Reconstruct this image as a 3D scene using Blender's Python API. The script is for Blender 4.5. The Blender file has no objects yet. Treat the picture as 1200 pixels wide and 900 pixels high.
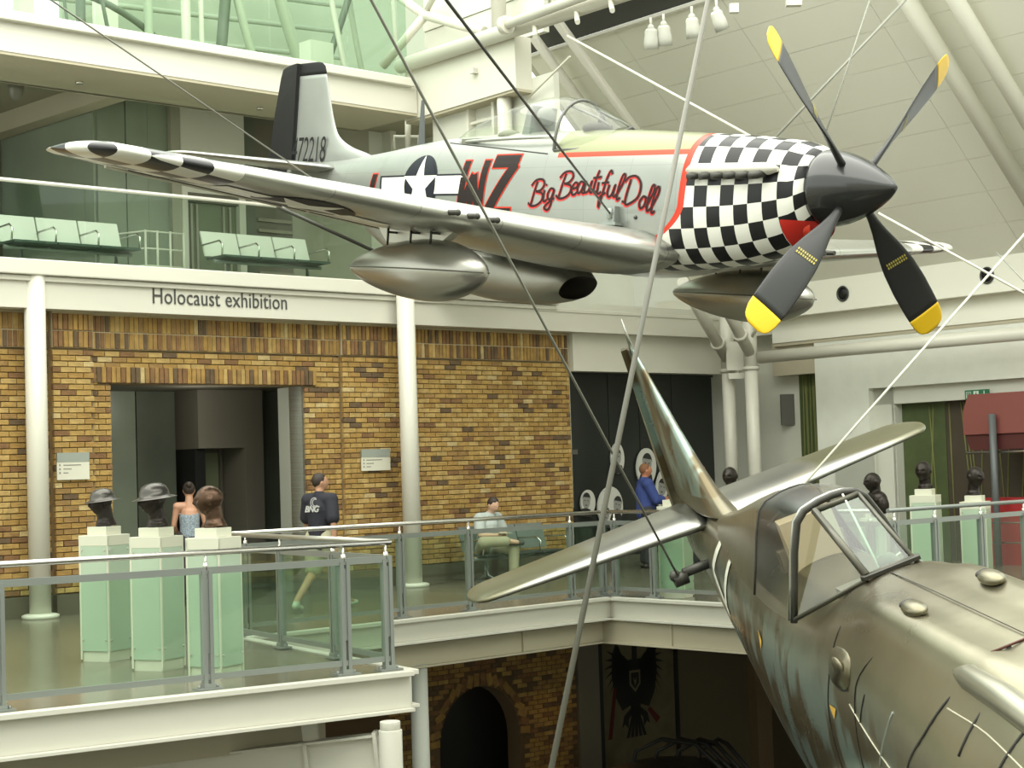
import bpy, bmesh, math, random
from mathutils import Vector, Matrix, Quaternion
from mathutils.geometry import tessellate_polygon
PI = math.pi
random.seed(7)
sc = bpy.context.scene
C = sc.collection
V = Vector

# ------------------------------------------------------------ camera
FPX = 2100.0
EYE = V((0, 0, 1.68))
PITCH, ROLL = math.atan(101 / FPX), 0.032
fwd = V((0, math.cos(PITCH), math.sin(PITCH)))
_r0 = V((1, 0, 0)); _u0 = _r0.cross(fwd)
c_right = math.cos(ROLL) * _r0 - math.sin(ROLL) * _u0
c_up = math.sin(ROLL) * _r0 + math.cos(ROLL) * _u0
camd = bpy.data.cameras.new('camera'); cam = bpy.data.objects.new('camera', camd); C.objects.link(cam)
camd.sensor_width = 36; camd.lens = FPX / 1200 * 36; camd.clip_start = 0.2; camd.clip_end = 300
M3 = Matrix((c_right, c_up, -fwd)).transposed()
cam.matrix_world = Matrix.Translation(EYE) @ M3.to_4x4()
sc.camera = cam

# ------------------------------------------------------------ world, lights, exposure
sc.view_settings.view_transform = 'Standard'; sc.view_settings.look = 'None'
sc.view_settings.gamma = 1; sc.view_settings.exposure = 0.08; sc.view_settings.use_curve_mapping = False
w = bpy.data.worlds.new('sky'); sc.world = w; w.use_nodes = True
bg = w.node_tree.nodes['Background']; bg.inputs[0].default_value = (0.83, 0.88, 0.80, 1); bg.inputs[1].default_value = 2.5
def area(name, loc, size, rot, energy, col=(1, 0.98, 0.88), size_y=None):
    d = bpy.data.lights.new(name, 'AREA'); d.shape = 'RECTANGLE'; d.size = size; d.size_y = size_y or size
    d.energy = energy; d.color = col
    o = bpy.data.objects.new(name, d); C.objects.link(o); o.location = loc; o.rotation_euler = rot
    return o
area('roof_daylight', (-1, 13, 14.5), 20, (0, 0, math.radians(45)), 5000, size_y=26)
sun_d = bpy.data.lights.new('sun', 'SUN'); sun_d.energy = 0.0; sun_d.angle = math.radians(8)

# ------------------------------------------------------------ frames
def g(px, py, z=0.0):                      # floor point
    d = (px - 600) / FPX * c_right + (450 - py) / FPX * c_up + fwd
    return EYE + d * ((z - EYE.z) / d.z)
def at(px, py, Y):                         # point at a distance Y into the hall
    d = (px - 600) / FPX * c_right + (450 - py) / FPX * c_up + fwd
    return EYE + d * (Y / d.y)
LU = V((0.72, 0.694, 0)).normalized(); LN = V((LU.y, -LU.x, 0)); L0 = V((-2.81, 26.26, 0))
RU = V((0.62, -0.785, 0)).normalized(); RN = V((RU.y, -RU.x, 0)); R0 = V((3.24, 33.24, 0))
def L(a, o, z): return L0 + LU * a + LN * o + V((0, 0, z))       # left (brick) side: along, towards us, up
def R(s, o, z): return R0 + RU * s + RN * o + V((0, 0, z))       # right side
LM = Matrix((LU, LN, V((0, 0, 1)))).transposed().to_4x4(); LM.translation = L0
RM = Matrix((RU, RN, V((0, 0, 1)))).transposed().to_4x4(); RM.translation = R0
Q0 = L(1.75, 0.35, 0)                                              # wing of the building turning at the top floor
QM = Matrix((RU, RN, V((0, 0, 1)))).transposed().to_4x4(); QM.translation = Q0

# ------------------------------------------------------------ materials
MATS = {}
def nodes_of(m): return m.node_tree.nodes, m.node_tree.links
def mat(name, col, rough=0.5, metal=0.0, var=0.0, scale=4.0, bump=0.0, bscale=40.0, emit=None, spec=0.5, coat=0.0):
    if name in MATS: return MATS[name]
    m = bpy.data.materials.new(name); m.use_nodes = True
    n, l = nodes_of(m); b = n['Principled BSDF']
    b.inputs['Base Color'].default_value = (*col, 1); b.inputs['Roughness'].default_value = rough
    b.inputs['Metallic'].default_value = metal; b.inputs['Specular IOR Level'].default_value = spec
    b.inputs['Coat Weight'].default_value = coat
    if var:
        tc = n.new('ShaderNodeTexCoord'); nz = n.new('ShaderNodeTexNoise'); nz.inputs['Scale'].default_value = scale
        nz.inputs['Detail'].default_value = 5
        l.new(tc.outputs['Object'], nz.inputs['Vector'])
        mr = n.new('ShaderNodeMapRange'); mr.inputs[1].default_value = 0.3; mr.inputs[2].default_value = 0.7
        mr.inputs[3].default_value = 1 - var; mr.inputs[4].default_value = 1 + var
        l.new(nz.outputs[0], mr.inputs[0])
        mx = n.new('ShaderNodeVectorMath'); mx.operation = 'SCALE'; mx.inputs[0].default_value = col
        l.new(mr.outputs[0], mx.inputs['Scale']); l.new(mx.outputs[0], b.inputs['Base Color'])
    if bump:
        tc = n.new('ShaderNodeTexCoord'); nz = n.new('ShaderNodeTexNoise'); nz.inputs['Scale'].default_value = bscale
        l.new(tc.outputs['Object'], nz.inputs['Vector'])
        bp = n.new('ShaderNodeBump'); bp.inputs['Strength'].default_value = bump; bp.inputs['Distance'].default_value = 0.02
        l.new(nz.outputs[0], bp.inputs['Height']); l.new(bp.outputs[0], b.inputs['Normal'])
    if emit:
        b.inputs['Emission Color'].default_value = (*emit[0], 1); b.inputs['Emission Strength'].default_value = emit[1]
    MATS[name] = m
    return m
def glass(name, tint, refl=0.06, rough=0.02):
    if name in MATS: return MATS[name]
    m = bpy.data.materials.new(name); m.use_nodes = True
    n, l = nodes_of(m); n.remove(n['Principled BSDF']); out = n['Material Output']
    t = n.new('ShaderNodeBsdfTransparent'); t.inputs[0].default_value = (*tint, 1)
    gl = n.new('ShaderNodeBsdfGlossy'); gl.inputs['Roughness'].default_value = rough
    fr = n.new('ShaderNodeFresnel'); ge = n.new('ShaderNodeNewGeometry'); im = n.new('ShaderNodeMath'); im.operation = 'MULTIPLY_ADD'; im.inputs[1].default_value = -.8333; im.inputs[2].default_value = 1.5
    l.new(ge.outputs['Backfacing'], im.inputs[0]); l.new(im.outputs[0], fr.inputs[0])
    ad = n.new('ShaderNodeMath'); ad.operation = 'MULTIPLY_ADD'; ad.inputs[1].default_value = 0.6; ad.inputs[2].default_value = refl
    l.new(fr.outputs[0], ad.inputs[0])
    mx = n.new('ShaderNodeMixShader'); l.new(ad.outputs[0], mx.inputs[0]); l.new(t.outputs[0], mx.inputs[1]); l.new(gl.outputs[0], mx.inputs[2])
    l.new(mx.outputs[0], out.inputs[0]); MATS[name] = m
    return m
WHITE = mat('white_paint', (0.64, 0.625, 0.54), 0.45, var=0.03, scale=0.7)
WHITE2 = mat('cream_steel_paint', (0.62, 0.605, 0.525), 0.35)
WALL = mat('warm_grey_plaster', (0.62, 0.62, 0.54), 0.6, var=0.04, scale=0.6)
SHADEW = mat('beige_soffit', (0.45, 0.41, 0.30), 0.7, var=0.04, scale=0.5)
PANELW = mat('vault_panel_paint', (0.82, 0.81, 0.71), 0.5, var=0.03, scale=0.4)
GREENP = mat('green_glass_lining', (0.25, 0.29, 0.22), 0.3, var=0.15, scale=0.8)
DARKG = mat('dark_green_lining', (0.11, 0.125, 0.095), 0.3, var=0.2, scale=1.2)
DARKB = mat('dark_brown_lining', (0.14, 0.13, 0.10), 0.5, var=0.1, scale=1)
BLACK = mat('near_black', (0.012, 0.012, 0.012), 0.5)
SHOP = mat('black_display_panel', (0.022, 0.026, 0.022), 0.25)
FLOORM = mat('polished_olive_floor', (0.15, 0.138, 0.10), 0.22, var=0.08, scale=0.8)
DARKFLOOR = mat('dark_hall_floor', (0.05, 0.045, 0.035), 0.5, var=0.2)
STEEL = mat('brushed_steel', (0.72, 0.70, 0.66), 0.25, 1.0)
GREYST = mat('grey_painted_steel', (0.25, 0.27, 0.25), 0.4, 0.4)
MORTAR = mat('mortar', (0.25, 0.18, 0.09), 0.95, var=0.2, scale=6)
BRK = [mat('brick_' + k, c, 0.9, var=0.22, scale=9, bump=0.5, bscale=60) for k, c in (
    ('yellow', (0.40, 0.255, 0.078)), ('straw', (0.45, 0.305, 0.11)), ('ochre', (0.35, 0.21, 0.06)),
    ('tan', (0.30, 0.18, 0.062)), ('russet', (0.215, 0.115, 0.048)), ('umber', (0.13, 0.085, 0.045)), ('pale', (0.50, 0.38, 0.18)))]
BRW = [30, 22, 20, 13, 8, 4, 3]
G_BAL = glass('balustrade_glass', (0.85, 0.925, 0.865), 0.0)
G_UP = glass('upper_balustrade_glass', (0.82, 0.89, 0.83), 0.0)
G_CAN = glass('canopy_glass', (0.93, 0.95, 0.90), 0.03)
G_WS = glass('armoured_glass', (0.55, 0.75, 0.62), 0.06)

# ------------------------------------------------------------ mesh builder
class MB:
    def __init__(s): s.v = []; s.f = []; s.m = []; s.sm = []; s.uv = None
    def add(s, vs, fs, mi=0, smooth=False, M=None):
        b = len(s.v)
        for p in vs: s.v.append((M @ V(p)) if M else V(p))
        for f in fs: s.f.append([b + i for i in f]); s.m.append(mi); s.sm.append(smooth)
        return s
    def box(s, c, size, mi=0, M=None):
        x, y, z = c; a, b, d = size[0] / 2, size[1] / 2, size[2] / 2
        vs = [(x + i * a, y + j * b, z + k * d) for i in (-1, 1) for j in (-1, 1) for k in (-1, 1)]
        return s.add(vs, [(0, 1, 3, 2), (4, 6, 7, 5), (0, 4, 5, 1), (2, 3, 7, 6), (0, 2, 6, 4), (1, 5, 7, 3)], mi, False, M)
    def rng(s, x0, x1, y0, y1, z0, z1, mi=0, M=None):
        return s.box(((x0 + x1) / 2, (y0 + y1) / 2, (z0 + z1) / 2), (abs(x1 - x0), abs(y1 - y0), abs(z1 - z0)), mi, M)
    def tube(s, p0, p1, r0, r1=None, n=12, mi=0, caps=True, M=None):
        return s.path([p0, p1], [r0, r0 if r1 is None else r1], n, mi, caps, M)
    def path(s, pts, rs, n=10, mi=0, caps=True, M=None, closed=False):
        pts = [V(p) for p in pts]
        if not isinstance(rs, (list, tuple)): rs = [rs] * len(pts)
        vs = []; ref = None
        for i, p in enumerate(pts):
            t = (pts[min(i + 1, len(pts) - 1)] - pts[max(i - 1, 0)]).normalized()
            if ref is None: ref = V((0, 0, 1)) if abs(t.z) < 0.9 else V((1, 0, 0))
            a = t.cross(ref).normalized(); b = a.cross(t).normalized(); ref = b
            for k in range(n):
                q = 2 * PI * k / n; vs.append(p + (a * math.cos(q) + b * math.sin(q)) * rs[i])
        fs = []
        for i in range(len(pts) - 1):
            for k in range(n): fs.append((i * n + k, i * n + (k + 1) % n, (i + 1) * n + (k + 1) % n, (i + 1) * n + k))
        s.add(vs, fs, mi, True, M)
        if caps: s.add(vs[:n], [tuple(range(n))[::-1]], mi, False, M); s.add(vs[-n:], [tuple(range(n))], mi, False, M)
        return s
    def lathe(s, prof, n=24, mi=0, M=None, smooth=True):      # prof: (r, z)
        vs = []; fs = []
        for r, z in prof:
            for k in range(n):
                q = 2 * PI * k / n; vs.append((r * math.cos(q), r * math.sin(q), z))
        for i in range(len(prof) - 1):
            for k in range(n): fs.append((i * n + k, i * n + (k + 1) % n, (i + 1) * n + (k + 1) % n, (i + 1) * n + k))
        return s.add(vs, fs, mi, smooth, M)
    def ball(s, c, r, n=14, mi=0, M=None):
        r = (r, r, r) if not hasattr(r, '__len__') else r
        vs = []; fs = []; h = n // 2 + 1
        for i in range(h):
            th = PI * i / (h - 1)
            for k in range(n):
                q = 2 * PI * k / n
                vs.append((c[0] + r[0] * math.sin(th) * math.cos(q), c[1] + r[1] * math.sin(th) * math.sin(q), c[2] + r[2] * math.cos(th)))
        for i in range(h - 1):
            for k in range(n): fs.append((i * n + k, (i + 1) * n + k, (i + 1) * n + (k + 1) % n, i * n + (k + 1) % n))
        return s.add(vs, fs, mi, True, M)
    def prism(s, poly, h0, h1, mi=0, M=None, axis='z'):        # poly: 2D list, extruded
        def P(p, h): return (p[0], p[1], h) if axis == 'z' else ((p[0], h, p[1]) if axis == 'y' else (h, p[0], p[1]))
        n = len(poly); vs = [P(p, h0) for p in poly] + [P(p, h1) for p in poly]
        tris = tessellate_polygon([[V((p[0], p[1], 0)) for p in poly]])
        fs = [tuple(t) for t in tris] + [tuple(i + n for i in t)[::-1] for t in tris]
        fs += [(i, (i + 1) % n, (i + 1) % n + n, i + n) for i in range(n)]
        return s.add(vs, fs, mi, False, M)
    def build(s, name, mats, parent=None, loc=None, bevel=0, recalc=True, **tags):
        me = bpy.data.meshes.new(name)
        if parent is not None:
            inv = parent.get('_w'); Mi = WM[parent.name].inverted()
            vs = [Mi @ p for p in s.v]
        else:
            loc = V(loc) if loc is not None else sum(s.v, V()) / len(s.v)
            vs = [p - loc for p in s.v]
        me.from_pydata([tuple(p) for p in vs], [], s.f)
        mats = mats if isinstance(mats, (list, tuple)) else [mats]
        for m in mats: me.materials.append(m)
        me.polygons.foreach_set('material_index', s.m); me.polygons.foreach_set('use_smooth', s.sm)
        if s.uv:
            ul = me.uv_layers.new(name='uv')
            for i, lp in enumerate(me.loops): ul.data[i].uv = s.uv[lp.vertex_index]
        if recalc:
            bm = bmesh.new(); bm.from_mesh(me); bmesh.ops.remove_doubles(bm, verts=bm.verts, dist=1e-5)
            bmesh.ops.recalc_face_normals(bm, faces=bm.faces); bm.to_mesh(me); bm.free()
        me.update()
        o = bpy.data.objects.new(name, me); C.objects.link(o)
        if parent is not None:
            o.parent = parent; WM[o.name] = WM[parent.name].copy()
        else:
            o.location = loc; WM[o.name] = Matrix.Translation(loc)
        if bevel:
            md = o.modifiers.new('bevel', 'BEVEL'); md.width = bevel; md.segments = 2; md.limit_method = 'ANGLE'
        for k, val in tags.items(): o[k] = val
        return o
WM = {}
def thing(name, label, cat, loc=(0, 0, 0), group=None, M=None):
    o = bpy.data.objects.new(name, None); C.objects.link(o); o.empty_display_size = 0.2
    M = M.copy() if M is not None else Matrix.Translation(V(loc)); o.matrix_world = M; WM[o.name] = M
    o['label'] = label; o['category'] = cat
    if group: o['group'] = group
    return o
def tag(o, label, cat, group=None):
    o['label'] = label; o['category'] = cat
    if group: o['group'] = group
    return o
def struct(o, label=None):
    o['kind'] = 'structure'
    if label: o['label'] = label
    return o
def sroot(name, label=None, loc=(0, 0, 0)):
    o = bpy.data.objects.new(name, None); C.objects.link(o); o.location = loc; WM[o.name] = Matrix.Translation(V(loc)); o['kind'] = 'structure'
    if label: o['label'] = label
    return o
def copy_tree(o, parent=None, M=None, label=None):
    c = o.copy(); C.objects.link(c); c.parent = parent
    if M is not None: c.matrix_world = M
    if label: c['label'] = label
    for ch in list(o.children): copy_tree(ch, c)
    return c
def lerp_tab(tab, x, k):                    # smooth interpolation of column k in a table sorted by falling x
    n = len(tab)
    if x >= tab[0][0]: return tab[0][k]
    if x <= tab[-1][0]: return tab[-1][k]
    for i in range(n - 1):
        if tab[i][0] >= x >= tab[i + 1][0]:
            a, b = tab[i], tab[i + 1]; h = b[0] - a[0]; t = (x - a[0]) / h
            p = tab[max(i - 1, 0)]; q = tab[min(i + 2, n - 1)]
            ma = (b[k] - p[k]) / (b[0] - p[0]) if i > 0 else (b[k] - a[k]) / h
            mb = (q[k] - a[k]) / (q[0] - a[0]) if i < n - 2 else (b[k] - a[k]) / h
            t2, t3 = t * t, t * t * t
            return (2 * t3 - 3 * t2 + 1) * a[k] + (t3 - 2 * t2 + t) * h * ma + (-2 * t3 + 3 * t2) * b[k] + (t3 - t2) * h * mb
def text_mesh(s, size=1.0, spacing=1.0, shear=0.0, bold=0.0):
    cu = bpy.data.curves.new('t', 'FONT'); cu.body = s; cu.size = size; cu.space_character = spacing; cu.shear = shear
    cu.resolution_u = 3; cu.offset = bold
    o = bpy.data.objects.new('t', cu); C.objects.link(o)
    bpy.context.view_layer.update()
    me = bpy.data.meshes.new_from_object(o.evaluated_get(bpy.context.evaluated_depsgraph_get()))
    bpy.data.objects.remove(o); bpy.data.curves.remove(cu)
    vs = [tuple(v.co) for v in me.vertices]; fs = [tuple(p.vertices) for p in me.polygons]
    bpy.data.meshes.remove(me)
    return vs, fs
def subdiv2d(vs, fs, step):                 # cut a flat (x, y) mesh with a grid so it can be draped
    bm = bmesh.new(); bv = [bm.verts.new((v[0], v[1], 0)) for v in vs]
    for f in fs:
        try: bm.faces.new([bv[i] for i in f])
        except ValueError: pass
    xs = [v[0] for v in vs]; ys = [v[1] for v in vs]
    for ax, lo, hi in ((0, min(xs), max(xs)), (1, min(ys), max(ys))):
        c = lo + step * 0.5
        while c < hi:
            co = [0, 0, 0]; no = [0, 0, 0]; co[ax] = c; no[ax] = 1
            bmesh.ops.bisect_plane(bm, geom=bm.verts[:] + bm.edges[:] + bm.faces[:], plane_co=co, plane_no=no); c += step
    bm.verts.index_update()
    r = [tuple(v.co) for v in bm.verts], [tuple(v.index for v in f.verts) for f in bm.faces]
    bm.free(); return r
def ribbon(pts, wd):                        # flat stroke along 2D points
    vs = []; fs = []
    P = [V((p[0], p[1])) for p in pts]
    for i, p in enumerate(P):
        t = (P[min(i + 1, len(P) - 1)] - P[max(i - 1, 0)]); t = t.normalized() if t.length > 0 else V((1, 0)); nn = V((-t.y, t.x)) * wd / 2
        vs += [(p.x + nn.x, p.y + nn.y), (p.x - nn.x, p.y - nn.y)]
    for i in range(len(P) - 1): fs.append((2 * i, 2 * i + 1, 2 * i + 3, 2 * i + 2))
    return vs, fs
def spline2(pts, n=6):
    out = []
    for i in range(len(pts) - 1):
        p0 = pts[max(i - 1, 0)]; p1 = pts[i]; p2 = pts[i + 1]; p3 = pts[min(i + 2, len(pts) - 1)]
        for k in range(n):
            t = k / n
            out.append(tuple(0.5 * (2 * b + (c - a) * t + (2 * a - 5 * b + 4 * c - d) * t * t + (3 * b - a - 3 * c + d) * t ** 3) for a, b, c, d in zip(p0, p1, p2, p3)))
    out.append(tuple(pts[-1])); return out

# ------------------------------------------------------------ the hall: decks
def deckpoly(name, poly, z0, z1, m, label=None):
    b = MB().prism([(p[0], p[1]) for p in poly], z0, z1); return struct(b.build(name, m, loc=(poly[0][0], poly[0][1], z0)), label)
A0 = V((-3.85, 13.29, 0)); A1 = V((-0.96, 15.34, 0)); CC = V((-2.99, 19.04, 0)); B2 = V((1.18, 23.26, 0)); K = V((3.96, 19.73, 0)); K2 = K + V((LU.x, LU.y, 0)) * 6
AD = (A1 - A0).normalized(); Am = A0 - AD * 6
WL = L(-9.5, 0, 0); COR = R(0, 0, 0); WR = R(9.5, 0, 0)
deckpoly('floor', [Am, A1, CC, B2, K, K2, R(9.5, -1.3, 0), R(-1.5, -1.3, 0), L(9.5, -3.2, 0), L(-9.5, -3.2, 0)], -0.30, 0.0, FLOORM, 'polished olive floor of the gallery')
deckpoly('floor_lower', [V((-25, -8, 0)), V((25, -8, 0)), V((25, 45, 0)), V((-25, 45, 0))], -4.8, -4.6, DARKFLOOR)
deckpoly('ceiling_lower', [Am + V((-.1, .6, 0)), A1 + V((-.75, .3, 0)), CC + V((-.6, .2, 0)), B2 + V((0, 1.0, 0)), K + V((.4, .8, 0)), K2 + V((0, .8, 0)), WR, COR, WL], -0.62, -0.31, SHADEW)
def edge_beam(p, q, n_out, name='trim_1', h=0.32, label=None, ext=0.0):
    d = (q - p); ln = d.length; d.normalize(); o = V((d.y, -d.x, 0))
    if o.dot(n_out) < 0: o = -o
    M = Matrix((d, o, V((0, 0, 1)))).transposed().to_4x4(); M.translation = p
    b = MB(); b.rng(-ext, ln + ext, -0.02, 0.10, -0.03, 0.012, 0, M); b.rng(-ext * .2, ln, 0.0, 0.03, -h, -0.03, 0, M); b.rng(-ext, ln + ext, -0.02, 0.10, -h - 0.03, -h, 0, M)
    return struct(b.build(name, WHITE2, loc=p, bevel=0.004), label)
edge_beam(Am, A1, V((1, -1, 0)), 'trim_1', 0.30, 'white steel channel along the near walkway edge')
edge_beam(A1, CC, V((1, 1, 0)), 'trim_2', 0.28)
edge_beam(CC, B2, V((1, -1, 0)), 'trim_3', 0.25, 'white steel channel along the far gallery edge')
edge_beam(B2, K, V((-1, -1, 0)), 'trim_4', 0.25)
edge_beam(K, K2, V((1, -1, 0)), 'trim_5', 0.25)
def under_beam(p, q, n_out, name, z0, z1, inset):
    d = (q - p); ln = d.length; d.normalize(); o = V((d.y, -d.x, 0))
    if o.dot(n_out) < 0: o = -o
    M = Matrix((d, o, V((0, 0, 1)))).transposed().to_4x4(); M.translation = p
    b = MB(); b.rng(0, ln, -inset - .1, -inset, z0, z1, 0, M); b.rng(0, ln, -inset - .1, -inset + .06, z0 - .025, z0, 0, M)
    k = 1.4
    while k < ln: b.rng(k, k + .03, -inset, -inset + .03, z0, z1, 0, M); k += 3.0
    return struct(b.build(name, SHADEW, loc=p))
under_beam(CC, B2, V((1, -1, 0)), 'trim_6', -0.56, -0.28, 0.12)
under_beam(B2 + V((-.3, .1, 0)), K, V((-1, -1, 0)), 'trim_7', -0.56, -0.28, 0.12)

# ------------------------------------------------------------ left wall of bricks
wl = sroot('wall_left', 'yellow stock brick wall', L(0, 0, 0))
def seg_o(a):   # piers stand proud
    return 0.12 if (-4.44 <= a < -3.84 or 0.32 <= a < 1.44) else (0.0 if not (-3.84 <= a < 0.32) else 0.03)
DA, DB, DZ = -3.54, -0.32, 3.0
mb = MB()
mb.rng(-9.5, DA, -0.35, -0.03, 0, 3.95, 0, LM); mb.rng(DB, 5.22, -0.35, -0.03, 0, 3.95, 0, LM); mb.rng(DA, DB, -0.35, -0.03, DZ, 3.95, 0, LM)
mb.rng(-4.44, -3.84, -0.05, 0.09, 0, 3.95, 0, LM); mb.rng(0.32, 1.44, -0.05, 0.09, 0, 3.95, 0, LM)
mb.rng(-3.84, DA, -0.05, 0.0, 0, 3.95, 0, LM); mb.rng(DB, .32, -0.05, 0.0, 0, 3.95, 0, LM); mb.rng(DA, DB, -0.05, 0.0, DZ, 3.95, 0, LM)
struct(mb.build('mortar_bed', MORTAR, wl))
mb = MB(); mb.rng(-9.5, -4.44, -.02, .015, 3.455, 3.93, 0, LM); mb.rng(-4.44, -3.84, .05, .125, 3.455, 3.93, 0, LM); mb.rng(-3.84, .32, 0, .045, 3.455, 3.93, 0, LM); mb.rng(.32, 1.44, .05, .125, 3.455, 3.93, 0, LM); mb.rng(1.44, 5.22, -.02, .015, 3.455, 3.93, 0, LM)
struct(mb.build('pale_mortar_band', mat('pale_mortar', (.52, .44, .28), .9), wl))
mb = MB(); mb.rng(-9.5, DA, 0, 0.05, 0, 0.27, 0, LM); mb.rng(DB, 5.22, 0, 0.05, 0, 0.27, 0, LM)
mb.rng(-4.46, -3.82, 0, 0.16, 0, 0.27, 0, LM); mb.rng(0.30, 1.46, 0, 0.16, 0, 0.27, 0, LM)
struct(mb.build('plinth', mat('olive_plinth', (0.115, 0.10, 0.068), 0.6, var=.1), wl))
bricks = []                                  # (a, z, o, kind)
BW, BH = 0.215, 0.065
segs = [(-9.5, -4.44), (-4.44, -3.84), (-3.84, 0.32), (0.32, 1.44), (1.44, 5.22)]
for s0, s1 in segs:
    o = seg_o((s0 + s1) / 2)
    for k in range(43):
        z = 0.285 + k * 0.075 + BH / 2
        if z > 3.42: break
        a = s0 + (0.0 if k % 2 else -0.112)
        while a < s1 - 0.02:
            a0, a1 = max(a, s0), min(a + BW, s1); a += BW + 0.01
            if k % 5 == 3 and random.random() < .25 and a1 - a0 > .2: pass
            cuts = [(a0, a1)]
            if z < DZ + 0.0:
                if a0 > DA - .01 and a1 < DB + .01: continue
                if a0 < DA < a1: cuts = [(a0, DA)]
                elif a0 < DB < a1: cuts = [(DB, a1)]
            elif DZ <= z < DZ + 0.235 and a0 > -3.84 and a1 < -.12: continue
            for c0, c1 in cuts:
                if c1 - c0 > 0.04: bricks.append(((c0 + c1) / 2, z, o, c1 - c0, BH))
    for row in (3.462 + .105, 3.462 + .33):
        a = s0 + .004
        while a < s1 - .03:
            bricks.append((a + .033, row, o + .02, .062, .21)); a += .0735
a = -3.83
while a < -0.16:
    bricks.append((a + .033, DZ + .115, .05, .064, .21)); a += .0745
seen = [b for b in bricks if b[0] > -5.0 and b[3] > 0.2 and b[1] < 3.4 and b[1] > 0.45 and b[0] < -2.6]
seen.sort(key=lambda b: (b[0], b[1])); singles = set(id(b) for b in seen[:300])
def brick_mb(mbx, c, size, mi, M):
    x, y, z = c; a, b, d = size[0] / 2, size[1], size[2] / 2; ch = 0.006
    vs = [(x - a, y - .05, z - d), (x + a, y - .05, z - d), (x + a, y - .05, z + d), (x - a, y - .05, z + d),
          (x - a, y + b - ch, z - d), (x + a, y + b - ch, z - d), (x + a, y + b - ch, z + d), (x - a, y + b - ch, z + d),
          (x - a + ch, y + b, z - d + ch), (x + a - ch, y + b, z - d + ch), (x + a - ch, y + b, z + d - ch), (x - a + ch, y + b, z + d - ch)]
    fs = [(8, 9, 10, 11)] + [(i, (i + 1) % 4, (i + 1) % 4 + 4, i + 4) for i in range(4)] + [(i + 4, (i + 1) % 4 + 4, (i + 1) % 4 + 8, i + 8) for i in range(4)]
    mbx.add(vs, fs, mi, False, M)
def brick_col(soldier=False):
    if soldier: return random.choices(range(7), [12, 6, 22, 24, 20, 16, 1])[0]
    return random.choices(range(7), BRW)[0]
bm_mesh = []
for ci in range(7):
    q = MB(); brick_mb(q, (0, 0, 0), (BW, .012, BH), 0, None)
    me = bpy.data.meshes.new('brick'); me.from_pydata([tuple(p) for p in q.v], [], q.f); me.materials.append(BRK[ci]); me.update(); bm_mesh.append(me)
LROT = LM.to_3x3().to_4x4()
stuff = MB()
for b in bricks:
    ci = brick_col(b[4] > .1); jit = random.uniform(-.004, .006)
    if id(b) in singles:
        o = bpy.data.objects.new('brick', bm_mesh[ci]); C.objects.link(o); o.parent = wl
        o.matrix_local = Matrix.Translation(LM.to_3x3() @ V((b[0], b[2] + jit, b[1]))) @ LROT; o['kind'] = 'structure'
    else: brick_mb(stuff, (b[0], b[2] + jit, b[1]), (b[3], .012, b[4]), ci, LM)
o = stuff.build('brickwork', BRK, wl, recalc=False); o['kind'] = 'stuff'
# end return of the brick wall and doorway reveals
mb = MB(); mb.rng(5.16, 5.22, -.35, 0.0, 0, 3.95, 0, LM); struct(mb.build('wall_end', BRK[2], wl))

# entrance niche behind the brick wall
nr = sroot('wall_niche', 'dark panelled lobby behind the brick wall', L(-2, -2, 0))
def P(root, name, m, *r, M=LM, **k): 
    mbx = MB(); mbx.rng(*r, 0, M); return struct(mbx.build(name, m, root, **k))
P(nr, 'back_wall', DARKB, -5, 2.2, -2.75, -2.65, 0, 3.6)
P(nr, 'side_wall', DARKG, 1.6, 1.72, -2.65, -0.33, 0, 3.6)
P(nr, 'side_wall', DARKG, DA - 1.6, DA - 1.5, -2.65, -0.35, 0, 3.6)
P(nr, 'ceiling_panel', DARKB, -5.2, 2.2, -2.65, -0.3, 3.05, 3.15)
P(nr, 'reveal', mat('pale_reveal', (0.36, 0.37, 0.31), .6), DB, DB + .05, -.62, 0.0, 0, 3.0)
for i, (a0, a1, m) in enumerate(((-2.9, -2.02, DARKG), (-2.0, -1.55, GREENP), (-1.53, -.85, DARKG))):
    P(nr, 'panel', m, a0, a1, -2.66, -2.55, 0, 3.1)
P(nr, 'block', mat('block_brown', (.19, .175, .14), .6), -.80, .40, -2.66, -2.0, 2.16, 3.1)
P(nr, 'block', mat('block_brown', (.19, .175, .14), .6), .05, .40, -2.66, -2.0, 0, 2.16)
P(nr, 'door_frame', BLACK, -.80, -.62, -2.7, -2.1, 0, 2.16)
P(nr, 'door_glass', mat('lit_green_room', (.22, .25, .15), .5), -.60, .0, -2.64, -2.6, 0, 2.1)
for a in (-.36, -.04): P(nr, 'mullion', DARKB, a, a + .05, -2.6, -2.55, 0, 2.16)
P(nr, 'mullion', DARKB, -.6, 0.05, -2.6, -2.56, 1.45, 1.50)
P(nr, 'panel', DARKG, .42, 1.3, -2.66, -2.2, 0, 3.1)

d = bpy.data.lights.new('lobby_fill', 'POINT'); d.energy = 22; d.color = (1, .97, .85); d.shadow_soft_size = .3; o = bpy.data.objects.new('lobby_fill', d); C.objects.link(o); o.location = L(-1.4, -1.0, 2.85)  # added fill light that brightens the lobby; it stands for no fitting
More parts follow.
